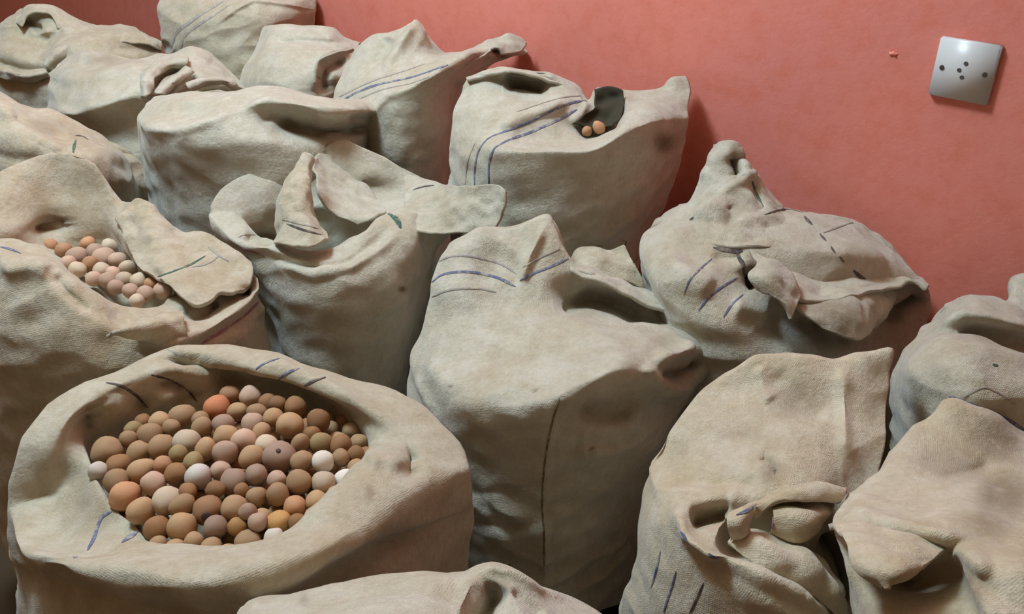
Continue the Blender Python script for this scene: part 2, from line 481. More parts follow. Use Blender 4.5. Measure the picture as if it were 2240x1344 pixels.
def disc_mesh(name, r, h, seg=16, sx=1.0):
    bm = bmesh.new(); bmesh.ops.create_cone(bm, cap_ends=True, segments=seg, radius1=r, radius2=r * 0.9, depth=h)
    for v in bm.verts: v.co = Vector((v.co.x * sx, -v.co.z, v.co.y))
    bmesh.ops.recalc_face_normals(bm, faces=bm.faces[:])
    me = bpy.data.meshes.new(name); bm.to_mesh(me); bm.free(); return me
plate = bpy.data.objects.new('wall_socket', None); COL.objects.link(plate)
wall_frame(plate); plate.location.z = 1.028
tag(plate, 'square white plastic wall socket plate with two screws on the coral wall', 'socket')
fp = link('faceplate', bevel_box('faceplate', 0.086, 0.010, 0.086, 0.0016, 0.04), 'plastic', plate); fp.location = (0, -0.0052, 0)
for x, z in ((-0.030, 0.0005), (0.030, 0.0005)):
    s = link('screw', disc_mesh('screw', 0.0036, 0.0016), 'screw', plate); s.location = (x, -0.0106, z)
    k_ = link('screw_slot', box_mesh('screw_slot', -0.0028, 0.0028, -0.0011, -0.0007, -0.0005, 0.0005), 'hole', s)
for x, z in ((0.0015, 0.0115), (-0.0055, 0.001), (0.0005, -0.0085)):
    s = link('pin_hole', disc_mesh('pin_hole', 0.0029, 0.0012, 14, 1.15), 'hole', plate); s.location = (x, -0.0105, z)
    s['label'] = 'small dark pin hole'
bump = bpy.data.meshes.new('plaster_blemish')
bm = bmesh.new(); bmesh.ops.create_icosphere(bm, subdivisions=3, radius=0.006)
for v in bm.verts:
    v.co.y *= 0.55; v.co.z *= 0.5; v.co.x *= 1.15
    v.co += v.co.normalized() * 0.0012 * math.sin(v.co.x * 900 + v.co.z * 700)
bm.to_mesh(bump); bm.free(); smooth(bump)
bo = link('plaster_blemish', bump, 'wall', wall)
r_ = ray(1955, 118); t_ = float(W0 @ WN) / float(r_[:2] @ WN); pw = ORG + r_ * t_
lx = float((pw[:2] - W0) @ (-WD)); bo.location = (lx, 0.0, pw[2]); bo['label'] = 'small raised blemish in the plaster'

# ------------------------------------------------------------------ the sacks
# --- far row along the wall
P_ = Sack((-0.75, 2.36), 0.20, 0.18, [
    [(372,150,0),(430,175,-.14),(520,185,-.18),(600,175,-.15),(690,150,0)],
    [(352,75,0),(420,100,-.13),(500,98,-.17),(590,85,-.15),(688,62,0)],
    [(341,28,0),(400,50,-.10),(462,54,-.15),(550,22,-.15),(620,30,-.12),(690,22,0)],
    [(345,0,.02),(420,-8,-.04),(480,-8,-.07),(550,-6,-.10),(620,-12,-.05),(690,-5,.02)],
    [(370,-25,.09),(480,-38,.09),(600,-40,.09),(675,-28,.09)]],
    'striped burlap sack touching the top edge, farthest one along the wall', 'tan', seed=1,
    strokes=[('s',22,.010,[(688,20),(610,8),(556,2),(520,20),(470,56)]),('g',16,-.008,[(600,60),(660,52),(690,58)])])
P_.stripes([('faint',9,[(375,105),(385,75),(420,45),(455,22),(490,2)]),('faint',7,[(395,110),(402,82),(432,56),(470,32),(500,12)])])
O_ = Sack((-1.13, 2.30), 0.2, 0.19, [
    [(-45,210,0),(20,222,-.13),(90,224,-.18),(200,212,-.17),(300,180,-.1),(350,155,0)],
    [(-45,160,0),(10,172,-.13),(90,178,-.17),(190,160,-.16),(290,135,-.1),(355,122,0)],
    [(-40,112,0),(20,127,-.10),(90,142,-.13),(160,114,-.14),(260,102,-.10),(358,102,.02)],
    [(-30,80,.03),(20,80,-.03),(80,92,-.05),(150,74,-.06),(230,72,-.03),(335,85,.04)],
    [(-20,60,.08),(17,38,.03),(45,19,.03),(86,9,.03),(118,13,.03),(150,34,.04),(212,55,.04),(250,51,.05),(300,60,.08)]],
    'crumpled burlap sack in the far left corner of the picture', 'tan', seed=2,
    strokes=[('g',9,-.030,[(-20,132),(40,147),(92,152),(125,128),(150,108)]),('g',13,.016,[(92,134),(125,104),(170,90),(215,78)]),
             ('g',12,-.035,[(40,45),(62,48),(90,62)]),('g',12,-.022,[(90,92),(120,72),(135,60)]),('g',9,.014,[(60,70),(90,74),(112,70)]),
             ('g',9,-.018,[(255,66),(300,68),(345,78)]),('g',8,.012,[(205,82),(250,76),(340,92)]),('g',14,-.016,[(240,104),(300,104),(345,112)])],
    stains=[(70,50,26,14,.5),(275,95,50,14,.4)])  # first blob paints the shade inside the hood's pocket
O_.sheet([[(95,138,-.13),(118,108,-.115),(148,92,-.085),(185,80,-.06),(222,72,-.035)],[(102,148,-.165),(128,118,-.15),(156,101,-.12),(190,88,-.095),(226,78,-.06)],[(112,156,-.155),(140,126,-.14),(166,108,-.115),(196,95,-.09),(230,86,-.06)]], 'rolled_fold', 0.006, 40, 14)
O_.sheet([[(-25,138,-.07),(20,150,-.14),(60,156,-.16),(98,150,-.15)],[(-25,148,-.10),(20,160,-.17),(62,167,-.195),(104,158,-.185)],[(-25,162,-.09),(20,174,-.155),(64,180,-.175),(110,170,-.165)]], 'rolled_edge', 0.006, 36, 14)
O_.sheet([[(215,78,-.04),(260,68,-.03),(310,74,-.005),(352,93,.02)],[(218,88,-.075),(262,80,-.065),(312,86,-.035),(354,104,0)],[(222,98,-.08),(264,92,-.08),(314,97,-.05),(354,112,0)]], 'folded_cloth', 0.006, 36, 14)
O_.sheet([[(38,52,0),(46,28,.02),(86,10,.025),(126,22,.02),(142,46,.0)],[(46,58,-.035),(56,40,-.02),(86,28,-.015),(114,38,-.02),(128,62,-.035)]], 'hood', 0.007, 36, 12)
Q_ = Sack((-0.47, 2.05), 0.185, 0.18, [
    [(525,240,0),(580,255,-.13),(660,250,-.18),(740,235,-.1),(800,210,0)],
    [(528,168,0),(580,185,-.13),(640,190,-.17),(690,188,-.15),(800,160,0)],
    [(545,125,.02),(590,127,-.08),(640,132,-.12),(690,138,-.12),(790,118,.02)],
    [(562,85,.06),(600,90,-.02),(650,93,-.05),(700,100,-.06),(785,101,.04)],
    [(580,59,.1),(600,57,.07),(660,58,.05),(735,63,.05),(748,78,.06),(790,95,.08)]],
    'pale burlap sack with a square top and a dark slot at its right side', 'pale', seed=3,
    strokes=[('g',6,-.020,[(600,92),(650,86),(700,88),(748,92)]),('g',14,-.05,[(722,205),(712,175),(718,150),(760,128)]),('g',9,.016,[(688,200),(684,160),(698,128),(730,112),(775,104)])])
Q_.sheet([[(690,168,-.15),(689,150,-.15),(700,132,-.14),(722,118,-.13),(772,106,-.08)],
          [(700,172,-.13),(703,154,-.13),(712,138,-.12),(734,125,-.11),(776,112,-.06)]], 'mouth_rim', 0.006, 30, 8)
R_ = Sack((-0.17, 1.80), 0.185, 0.18, [
    [(775,430,0),(840,445,-.15),(900,435,-.19),(960,415,-.12),(990,395,0)],
    [(748,325,0),(810,345,-.14),(880,330,-.19),(950,300,-.15),(1000,280,0)],
    [(728,245,0),(785,278,-.12),(845,225,-.17),(940,182,-.18),(1010,148,-.11),(1075,150,0)],
    [(729,205,.02),(790,205,-.06),(850,180,-.1),(930,150,-.12),(1010,122,-.10),(1115,125,.02)],
    [(745,160,.06),(800,152,0),(850,142,-.02),(910,130,-.04),(990,119,-.05),(1068,95,.0),(1155,118,.05)],
    [(776,110,.1),(820,74,.08),(853,73,.06),(885,60,.06),(908,40,.06),(926,58,.06),(940,92,.06),(1005,119,.04),(1035,104,.04),(1075,89,.05),(1128,79,.08),(1157,118,.1)]],
    'burlap sack with two pointed corners standing up against the wall', 'pale', seed=4,
    strokes=[('g',14,.022,[(905,50),(880,90),(858,125),(838,160)]),('g',16,-.022,[(850,80),(832,110),(815,140)]),('g',14,-.020,[(936,95),(915,120),(900,140)]),
             ('g',12,.016,[(782,278),(800,245),(838,210),(900,185),(941,170),(1013,130),(1060,98)]),
             ('g',18,-.03,[(1010,175),(1000,220),(985,260)]),('g',11,-.04,[(1082,100),(1096,112),(1104,132)]),('g',10,.014,[(1065,95),(1075,120),(1090,140)]),('g',10,-.02,[(940,104),(965,112)])],
    stains=[(1092,112,20,24,.7),(870,330,90,40,.25),(950,110,30,12,.5)])  # first blob paints shade into the twisted ear's pocket
R_.stripes([('blue',7,[(738,228),(775,205),(821,187),(870,176),(905,168),(940,156),(980,142)]),('faint',6,[(742,212),(790,188),(821,175),(870,160),(930,140)]),('faint',5,[(752,240),(790,215),(830,198),(900,182),(940,168)])])
R_.sheet([[(1008,128,-.085),(1036,103,-.02),(1075,87,.02),(1126,77,.05),(1152,96,.06)],[(1014,136,-.10),(1044,116,-.05),(1076,99,-.01),(1118,92,.02),(1142,112,.02)],[(1020,144,-.11),(1048,128,-.08),(1070,116,-.05),(1086,110,-.03),(1096,122,-.03)]], 'twisted_ear', 0.006, 44, 24)
I_ = Sack((0.085, 1.48), 0.2, 0.19, [
    [(990,560,-.03),(1080,590,-.17),(1220,605,-.2),(1330,580,-.16),(1405,540,-.03)],
    [(977,430,0),(1060,460,-.14),(1200,470,-.2),(1350,460,-.17),(1462,435,0)],
    [(980,345,0),(1050,370,-.13),(1140,378,-.18),(1280,378,-.19),(1400,352,-.14),(1491,345,0)],
    [(984,300,0),(1045,325,-.11),(1090,332,-.16),(1200,332,-.19),(1295,330,-.19),(1380,284,-.16),(1506,265,.0)],
    [(990,260,.02),(1045,283,-.06),(1100,293,-.1),(1200,306,-.12),(1290,304,-.13),(1370,260,-.11),(1508,240,.03)],
    [(1000,225,.05),(1050,240,-.02),(1110,250,-.06),(1190,265,-.07),(1280,285,-.06),(1360,245,-.06),(1510,220,.05)],
    [(1010,200,.08),(1060,195,.03),(1130,210,-.01),(1210,220,-.03),(1290,240,-.01),(1370,215,.02),(1440,205,.04),(1512,200,.08)],
    [(1022,169,.11),(1082,152,.09),(1142,154,.08),(1210,166,.08),(1263,194,.08),(1290,224,.08),(1303,194,.09),(1340,192,.09),(1363,202,.1),(1403,202,.1),(1447,194,.1),(1467,174,.1),(1500,171,.11)]],
    'burlap sack with double blue stripes and a dark hole showing nuts, against wall', 'pale', seed=5,
    strokes=[('g',16,-.075,[(1330,205),(1345,235),(1335,262),(1300,276),(1262,280)]),('g',14,-.03,[(1350,240),(1340,265),(1310,282)]),
             ('g',17,-.075,[(1105,172),(1150,176),(1200,190)]),('g',20,-.02,[(1130,195),(1165,200),(1190,205)]),('s',10,.012,[(1210,170),(1140,158),(1082,156),(1024,172)]),
             ('g',10,.02,[(1025,175),(1080,158),(1140,160),(1210,172),(1260,198)]),('g',14,.014,[(1240,215),(1200,240),(1140,258),(1090,278)]),
             ('g',18,-.018,[(1120,306),(1180,300),(1250,300)]),('g',9,.012,[(1285,225),(1270,255),(1250,272)]),('g',10,.012,[(1372,205),(1368,245),(1345,280)])],
    stains=[(1455,312,28,26,1.0),(1160,180,46,16,.4),(1335,220,30,34,.9),(1300,275,40,10,.5)])  # first blob is a brown mark; the others paint shade into the openings
I_.sheet([[(1020,172,.10),(1058,157,.085),(1100,150,.075),(1145,152,.07),(1208,165,.075),(1250,185,.075)],[(1024,180,.065),(1060,166,.045),(1100,159,.03),(1145,162,.03),(1198,176,.035),(1240,198,.045)]], 'mouth_rim', 0.006, 50, 12)
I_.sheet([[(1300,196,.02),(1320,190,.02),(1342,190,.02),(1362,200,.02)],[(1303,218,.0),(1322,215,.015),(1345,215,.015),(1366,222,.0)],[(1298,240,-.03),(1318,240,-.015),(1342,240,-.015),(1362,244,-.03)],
          [(1272,258,-.05),(1300,260,-.035),(1330,262,-.035),(1352,262,-.055)],[(1252,272,-.065),(1285,276,-.06),(1315,278,-.06),(1340,276,-.075)]], 'liner', 0.003, 24, 30, mat='liner')  # dark sheet laid in the pit as painted shade
I_.stripes([('blue',7,[(1038,405),(1041,355),(1050,325),(1066,305),(1102,289),(1162,265),(1222,236),(1255,224),(1282,220)]),
            ('blue',7,[(1069,405),(1073,345),(1082,325),(1102,312),(1162,289),(1222,262),(1262,240)]),
            ('faint',6,[(1018,405),(1024,350),(1040,312)]),('faint',5,[(1130,245),(1190,225),(1240,212),(1270,210)])])

# --- the second row
N_ = Sack((-0.845, 2.03), 0.215, 0.19, [
    [(165,345,-.05),(230,365,-.18),(320,345,-.2),(420,315,-.16),(545,265,0)],
    [(112,265,0),(170,290,-.13),(250,272,-.17),(340,248,-.18),(440,238,-.15),(548,228,0)],
    [(102,220,0),(165,247,-.15),(250,224,-.19),(330,207,-.19),(430,207,-.16),(547,205,0)],
    [(108,172,.02),(170,188,-.08),(240,176,-.12),(330,170,-.14),(430,170,-.11),(535,182,.02)],
    [(120,146,.06),(170,140,0),(240,142,-.03),(330,140,-.06),(430,132,-.04),(505,155,.06)],
    [(147,127,.1),(205,111,.07),(245,119,.06),(308,127,.05),(345,116,.05),(376,118,.04),(417,103,.05),(447,110,.06),(480,137,.1)]],
    'burlap sack with a twisted swirl of cloth at its closed top', 'pale', seed=6,
    strokes=[('g',18,-.014,[(170,140),(225,148),(280,140)]),('g',14,.014,[(130,175),(200,170),(270,152),(320,135)]),
             ('g',9,-.045,[(336,206),(340,178),(360,158),(395,146)]),('g',9,-.05,[(388,208),(410,190),(432,165)]),('g',7,-.03,[(430,196),(480,192),(530,204)]),
             ('g',10,-.016,[(455,130),(480,160),(510,178)]),('g',12,.016,[(60,230),(160,250),(250,225),(300,206)])],
    stains=[(225,130,50,12,.35),(360,165,40,25,.35)])
N_.sheet([[(313,213,-.19),(310,180,-.16),(328,149,-.09),(365,132,-.045),(414,130,-.04)],[(322,210,-.225),(321,182,-.195),(337,157,-.135),(368,142,-.09),(411,138,-.08)],[(331,206,-.205),(332,185,-.18),(346,165,-.125),(372,151,-.085),(408,146,-.07)]], 'curled_fold', 0.006, 40, 14)
N_.sheet([[(338,203,-.19),(362,180,-.16),(385,162,-.12),(408,148,-.085)],[(348,206,-.225),(372,186,-.195),(395,167,-.155),(418,152,-.115)],[(362,208,-.21),(384,192,-.18),(404,174,-.145),(424,158,-.11)]], 'twisted_fold', 0.006, 36, 14)
N_.sheet([[(408,186,-.165),(440,172,-.14),(480,170,-.11),(520,184,-.06),(548,200,-.01)],[(410,192,-.195),(442,180,-.175),(482,178,-.145),(522,192,-.09),(550,206,-.03)],[(414,200,-.19),(445,188,-.165),(484,186,-.135),(520,198,-.085),(546,208,-.03)]], 'rolled_edge', 0.006, 40, 14)
M_ = Sack((-0.52, 1.66), 0.205, 0.19, [
    [(338,540,0),(420,555,-.15),(520,545,-.2),(640,500,-.2),(760,460,-.12),(800,440,0)],
    [(318,400,0),(400,410,-.15),(500,398,-.2),(620,382,-.2),(740,362,-.13),(806,352,0)],
    [(305,310,0),(360,330,-.14),(440,328,-.19),(560,312,-.2),(700,315,-.14),(812,302,0)],
    [(301,270,0),(342,286,-.13),(411,283,-.17),(470,260,-.17),(580,258,-.15),(700,290,-.12),(812,283,0)],
    [(302,247,.03),(345,254,-.05),(410,258,-.10),(480,243,-.13),(580,222,-.13),(700,241,-.14),(824,246,-.02)],
    [(322,223,.08),(375,215,.02),(420,222,-.04),(480,214,-.05),(580,200,-.05),(690,215,-.06),(824,222,.03)],
    [(345,213,.13),(380,208,.1),(430,202,.08),(500,202,.08),(580,195,.04),(620,195,.04),(684,211,.04),(760,232,.05),(815,214,.08)]],
    'wide burlap sack whose cloth folds over to the right in a roll', 'pale', seed=7, wr=0.4,
    strokes=[('g',13,-.040,[(600,264),(650,282),(700,292),(760,293),(806,284)]),('g',14,.020,[(530,234),(582,220),(650,227),(719,246),(760,248),(808,236)]),
             ('g',15,-.018,[(560,268),(600,255),(660,250),(700,262)]),('g',12,.010,[(305,270),(345,284),(411,281),(462,262),(513,236)]),
             ('g',24,-.014,[(380,240),(430,240),(480,228)]),('g',12,-.025,[(760,262),(800,262),(820,250)]),('g',11,.014,[(700,300),(760,305),(805,298)])],
    stains=[(640,275,70,16,.5),(480,350,120,40,.15)])  # first blob paints the dark groove beneath the roll
L_ = Sack((-0.965, 1.66), 0.215, 0.2, [
    [(-150,450,0),(-60,500,-.15),(60,510,-.2),(180,510,-.2),(260,490,-.12),(310,460,0)],
    [(-150,330,0),(-60,380,-.15),(50,400,-.2),(170,405,-.2),(260,395,-.12),(306,410,0)],
    [(-150,270,0),(-60,290,-.12),(20,312,-.17),(100,337,-.18),(190,352,-.16),(298,382,0)],
    [(-145,230,.03),(-60,228,-.05),(0,236,-.1),(60,275,-.14),(144,328,-.15),(205,330,-.12),(290,358,.03)],
    [(-130,215,.08),(-50,212,0),(10,224,-.04),(80,262,-.06),(150,295,-.06),(215,314,-.04),(278,347,.06)],
    [(-110,200,.14),(-40,196,.1),(0,200,.08),(27,219,.08),(68,236,.07),(120,243,.07),(171,270,.07),(222,301,.08),(262,327,.1)]],
    'brownish burlap sack cut by the left edge, with a green string mark', 'pink', seed=8,
    strokes=[('g',16,-.03,[(20,245),(70,272),(110,290),(150,300)]),('g',11,.016,[(-10,232),(51,268),(103,306),(146,332)]),('g',20,-.02,[(-30,330),(30,350),(100,350)]),
             ('g',10,.012,[(30,222),(120,248),(180,282),(240,318)])],
    stains=[(230,385,60,50,.35),(110,275,50,18,.3)])
L_.stripes([('green',9,[(160,334),(163,318),(168,300)]),('dark',9,[(165,297),(180,298),(193,306)])])
# --- the tall neighbours in the middle
J_ = Sack((-0.30, 1.36), 0.2, 0.2, [
    [(605,830,-.04),(660,860,-.16),(740,865,-.2),(830,850,-.16),(900,810,-.02)],
    [(570,690,0),(640,722,-.15),(740,737,-.2),(850,712,-.16),(938,660,0)],
    [(522,605,0),(600,635,-.13),(720,655,-.2),(840,635,-.17),(948,590,0)],
    [(478,525,0),(560,562,-.1),(680,592,-.17),(790,578,-.16),(880,535,-.1),(970,530,.02)],
    ([(457,470,.02),(515,527,-.06),(600,545,-.13),(680,570,-.15),(765,550,-.13),(832,490,-.07),(900,468,-.03),(1010,475,.06)],
     [(1098,425,.13),(1090,408,.16),(1024,407,.17),(972,407,.17),(908,384,.18),(852,358,.18),(787,327,.18),(745,307,.18),(700,332,.16),(660,352,.14),(593,386,.12),(545,381,.1),(490,400,.07)]),
    ([(490,465,.03),(540,515,-.03),(610,530,-.09),(680,555,-.11),(755,535,-.10),(815,492,-.05),(850,462,-.01),(900,450,.04)],
     [(920,440,.07),(900,432,.09),(860,430,.1),(820,435,.11),(780,430,.12),(740,420,.12),(705,425,.11),(660,430,.1),(620,425,.09),(575,410,.08),(520,420,.06)]),
    ([(530,480,.03),(570,520,-.01),(620,540,-.06),(680,555,-.08),(750,540,-.07),(800,510,-.03),(820,490,.0),(828,480,.02)],
     [(825,470,.05),(815,466,.07),(800,466,.08),(780,462,.09),(750,460,.09),(720,455,.09),(690,455,.08),(650,460,.08),(610,460,.07),(580,450,.06),(550,460,.05)])],
    'open burlap sack with a pointed triangular flap standing in its dark mouth', 'pale', mouth=[(.05,-.05),(.15,-.12),(.5,-.14)], seed=9,
    strokes=[('g',9,-.022,[(560,548),(620,572),(690,586),(760,572),(820,530),(850,500)]),('g',10,.012,[(600,580),(690,600),(770,585),(840,540),(870,510)]),
             ('g',12,-.02,[(800,400),(830,410),(860,425)]),('g',10,.014,[(780,390),(820,380),(850,400)]),('g',14,-.016,[(700,360),(740,380),(790,400)]),
             ('g',10,-.03,[(535,520),(565,522),(600,520)]),('g',8,.01,[(905,395),(960,430),(1000,480)])],
    stains=[(880,633,9,7,1.0),(830,400,40,20,.4)])
J_.sheet([[(660,340,.02),(666,336,.02),(674,340,.02),(682,350,.03)],
          [(627,401,-.02),(645,400,-.05),(665,398,-.05),(682,395,-.01)],
          [(606,461,-.06),(630,462,-.10),(660,462,-.10),(684,461,-.04)],
          [(601,520,-.10),(635,515,-.13),(675,515,-.14),(712,512,-.09)],
          [(603,535,-.12),(635,537,-.15),(675,540,-.16),(718,530,-.12)]], 'flap', 0.006, 50, 60, mat='tan')
J_.sheet([[(684,352,.10),(700,338,.15),(735,345,.165)],[(692,392,.05),(712,392,.08),(765,380,.15)],[(698,425,.02),(728,425,.05),(800,410,.135)],[(722,462,.01),(765,458,.03),(830,440,.10)],[(785,492,.0),(812,482,.0),(845,462,.04)]], 'fold', 0.006, 40, 50)
J_.sheet([[(885,380,.15),(940,394,.08),(985,406,.0),(1035,407,-.06),(1096,408,-.10),(1111,420,-.115)],[(885,430,.06),(945,445,.0),(990,455,-.05),(1040,458,-.09),(1085,452,-.115),(1106,448,-.125)],[(880,500,-.05),(950,512,-.07),(1000,512,-.09),(1040,510,-.11),(1072,502,-.125),(1088,496,-.13)]], 'corner_flap', 0.006, 60, 40)
J_.stripes([('dark',6,[(627,490),(660,502),(702,514)]),('faint',5,[(618,480),(650,488),(696,500)]),('green',16,[(838,465),(858,472),(870,485),(876,500)]),
            ('faint',5,[(520,520),(540,512),(560,515)]),('mauve',7,[(530,545),(560,552),(580,560)]),('dark',5,[(905,415),(930,408),(950,406)])])
K_ = Sack((-0.655, 1.20), 0.225, 0.2, [
    [(-130,830,0),(-50,910,-.14),(80,930,-.2),(250,925,-.22),(420,890,-.18),(540,850,-.1),(602,800,0)],
    [(-140,700,0),(-60,770,-.14),(60,795,-.2),(230,812,-.22),(400,812,-.18),(520,790,-.1),(593,745,0)],
    [(-140,620,0),(-60,660,-.12),(50,690,-.18),(200,745,-.21),(360,775,-.19),(480,748,-.13),(582,690,0)],
    ([(-130,545,.03),(-50,545,-.05),(20,572,-.12),(107,600,-.15),(180,660,-.18),(260,722,-.19),(357,755,-.19),(446,725,-.14),(520,680,-.07),(570,628,.0)],
     [(550,580,.04),(504,543,.07),(446,512,.1),(384,503,.12),(330,454,.15),(295,441,.16),(268,446,.18),(240,400,.2),(170,348,.22),(112,338,.22),(54,357,.2),(0,383,.17),(-60,410,.13)]),
    ([(-100,530,.03),(-20,520,-.03),(60,545,-.06),(130,580,-.09),(205,638,-.13),(262,690,-.15),(330,698,-.14),(402,680,-.09),(470,650,-.03),(510,615,.02)],
     [(490,590,.04),(420,600,.03),(344,612,.02),(304,585,.05),(277,530,.1),(254,478,.14),(225,450,.17),(150,465,.17),(90,452,.16),(58,475,.12),(-40,490,.06)]),
    ([(-60,530,.03),(20,530,-.01),(80,545,-.04),(140,575,-.07),(210,635,-.11),(262,670,-.12),(310,675,-.11),(350,665,-.07),(370,650,-.03),(380,640,.0)],
     [(375,630,.02),(360,622,.03),(335,612,.04),(300,588,.06),(275,550,.1),(255,520,.13),(225,500,.15),(150,500,.15),(100,490,.14),(65,500,.11),(0,510,.06)])],
    'left burlap sack with a narrow opening full of pale pinkish nuts', 'pink', mouth=[(.03,-.03),(.2,-.05),(.6,-.05)], seed=10,
    strokes=[('g',12,-.030,[(398,672),(425,688),(455,684),(482,655)]),('g',12,.016,[(277,717),(357,757),(446,726),(513,684),(560,640)]),
             ('g',14,-.05,[(520,632),(545,625)]),('g',9,-.014,[(300,770),(360,785),(446,752),(530,700),(572,660)]),('g',16,.02,[(255,478),(280,520),(310,570),(345,606)]),
             ('g',22,.018,[(0,600),(60,585),(110,595)]),('g',15,-.022,[(120,600),(150,640),(195,675)]),('g',16,.02,[(60,545),(130,580),(205,640),(250,690)]),
             ('g',20,-.05,[(75,500),(110,495),(145,490)]),('g',14,-.02,[(110,345),(140,400),(150,450)])],
    stains=[(220,380,70,40,.35),(140,480,40,14,.7),(535,628,16,10,1.0)])  # last two blobs paint the shade of dark pockets
K_.sheet([[(256,476,.13),(270,457,.14),(296,440,.15),(332,453,.135),(384,502,.115),(446,511,.095),(504,542,.065),(549,579,.035)],
          [(270,512,.09),(290,498,.095),(318,488,.09),(350,500,.08),(395,532,.065),(448,548,.055),(500,570,.035),(554,598,.01)],
          [(285,550,.05),(308,545,.05),(338,540,.04),(368,552,.03),(405,572,.015),(450,588,.01),(498,604,.0),(548,618,-.01)],
          [(306,586,.01),(330,588,.0),(358,590,-.015),(385,600,-.03),(412,615,-.04),(450,625,-.04),(492,630,-.035),(535,634,-.03)],
          [(346,612,-.03),(360,618,-.04),(380,632,-.06),(402,655,-.08),(428,668,-.09),(455,662,-.085),(482,645,-.065),(514,640,-.05)]], 'folded_rim', 0.008, 90, 70, stains=[(538,628,15,9,1.0)], strokes=[('g',16,.016,[(300,450),(335,500),(365,550),(380,600)]),('g',14,-.016,[(340,470),(380,530),(410,575)])])  # blob paints a dark hole's shade at the right end
K_.sheet([[(232,736,-.21),(240,732,-.215),(250,728,-.22)],[(262,722,-.21),(272,724,-.225),(282,735,-.22)],[(300,705,-.19),(310,715,-.215),(318,745,-.21)],[(345,690,-.16),(350,712,-.2),(352,756,-.2)],[(400,680,-.12),(405,705,-.17),(410,740,-.18)]], 'lip', 0.006, 20, 40)
K_.stripes([('green',6,[(345,606),(385,592),(425,575),(450,560)]),('faint',6,[(420,585),(450,578),(480,560)]),('faint',6,[(455,540),(480,560),(500,572)]),
            ('mauve',10,[(440,752),(490,722),(535,690),(566,660)]),('blue',8,[(0,540),(20,545),(45,555)])])
C_ = Sack((0.07, 1.05), 0.2, 0.2, [
    [(905,1240,0),(1000,1320,-.14),(1190,1350,-.2),(1330,1330,-.15),(1410,1240,0)],
    [(895,1050,0),(980,1115,-.13),(1190,1145,-.2),(1340,1125,-.16),(1440,1045,0)],
    [(889,910,0),(970,965,-.12),(1190,985,-.195),(1360,965,-.17),(1500,905,0)],
    [(889,852,0),(960,892,-.12),(1080,898,-.18),(1200,895,-.2),(1340,900,-.175),(1450,880,-.1),(1545,855,.0)],
    [(896,805,0),(960,835,-.10),(1080,855,-.16),(1215,860,-.185),(1340,812,-.18),(1455,840,-.12),(1590,810,.0)],
    [(908,760,.02),(970,772,-.05),(1080,785,-.09),(1210,785,-.12),(1340,765,-.12),(1450,758,-.09),(1620,780,.02)],
    [(927,706,.04),(985,702,0),(1090,708,-.03),(1210,714,-.05),(1320,706,-.05),(1430,715,-.04),(1590,738,.04)],
    [(935,641,.07),(990,636,.03),(1090,652,.02),(1190,655,.01),(1290,655,.05),(1410,682,.045),(1550,712,.08)],
    [(954,576,.1),(1010,576,.07),(1090,590,.06),(1160,603,.04),(1255,592,.05),(1350,628,.06),(1480,672,.1)],
    [(995,528,.13),(1048,507,.12),(1129,490,.12),(1206,469,.12),(1217,490,.11),(1229,528,.10),(1260,578,.1),(1420,642,.13)]],
    'pale upright burlap sack in the middle with a vertical front seam', 'pale', seed=11, wr=1.3,
    strokes=[('g',24,-.030,[(1215,672),(1290,655),(1350,665),(1410,690)]),('g',16,-.016,[(1260,630),(1310,650),(1380,690),(1440,700)]),('g',10,.016,[(1250,588),(1331,614),(1420,650),(1533,698),(1590,738)]),
             ('g',13,-.05,[(1445,826),(1485,826),(1522,806),(1536,780)]),('g',17,.030,[(1432,792),(1470,778),(1520,758)]),('g',14,.026,[(1412,795),(1428,830),(1460,850),(1510,852)]),
             ('g',26,-.030,[(1260,890),(1320,910),(1390,900)]),('g',20,.012,[(1260,985),(1310,990),(1360,1000)]),('g',12,-.012,[(1250,975),(1300,968),(1400,970)]),('g',10,.016,[(1142,615),(1160,560),(1190,500)]),('g',9,-.014,[(1130,628),(1128,600),(1120,560)]),
             ('g',8,.009,[(1212,880),(1196,978),(1186,1113),(1190,1214),(1192,1300)])],
    post=[('g',12,-.007,[(1210,1040),(1300,1030),(1380,1040)]),('g',12,-.007,[(960,1070),(1060,1080),(1170,1066)]),('g',12,-.008,[(1010,1140),(1100,1150),(1180,1150)]),('g',12,-.007,[(1210,1100),(1290,1105),(1380,1090)])],
    stains=[(1290,665,80,26,.35),(1296,985,8,6,1.0),(1320,890,100,26,.3),(1170,855,5,4,.9),(985,845,6,4,.8)])  # wide blobs paint shade in the recess and below the shoulder
C_.sheet([[(1246,575,.14),(1256,552,.15),(1290,541,.15),(1330,546,.15),(1366,537,.15)],
          [(1262,590,.11),(1272,572,.12),(1300,560,.12),(1345,565,.12),(1388,580,.12)],
          [(1280,602,.09),(1295,595,.09),(1330,605,.09),(1375,618,.09),(1414,645,.09)]], 'torn_flap', 0.005, 50, 36, mat='tan')
C_.sheet([[(1236,572,.095),(1330,606,.085),(1420,640,.085),(1533,692,.085),(1600,738,.055)],[(1245,582,.06),(1331,614,.045),(1418,652,.04),(1530,702,.04),(1606,748,.02)],[(1250,592,.045),(1328,626,.025),(1412,666,.02),(1522,714,.015),(1606,758,.0)]], 'overlapping_edge', 0.006, 60, 16)
C_.stripes([('faint',6,[(950,578),(980,563),(1015,560),(1060,567),(1100,580),(1130,600)]),('blue',8,[(945,618),(965,603),(995,596),(1030,596),(1062,601),(1100,613),(1128,628)]),
            ('blue',7,[(1138,614),(1165,600),(1200,586),(1243,566)]),('faint',6,[(945,650),(975,637),(1010,632),(1050,632),(1085,640)]),('faint',5,[(1145,585),(1180,565),(1225,545)]),
            ('seam',5,[(1224,872),(1208,925),(1197,978),(1188,1050),(1186,1113),(1190,1170),(1190,1240)])])
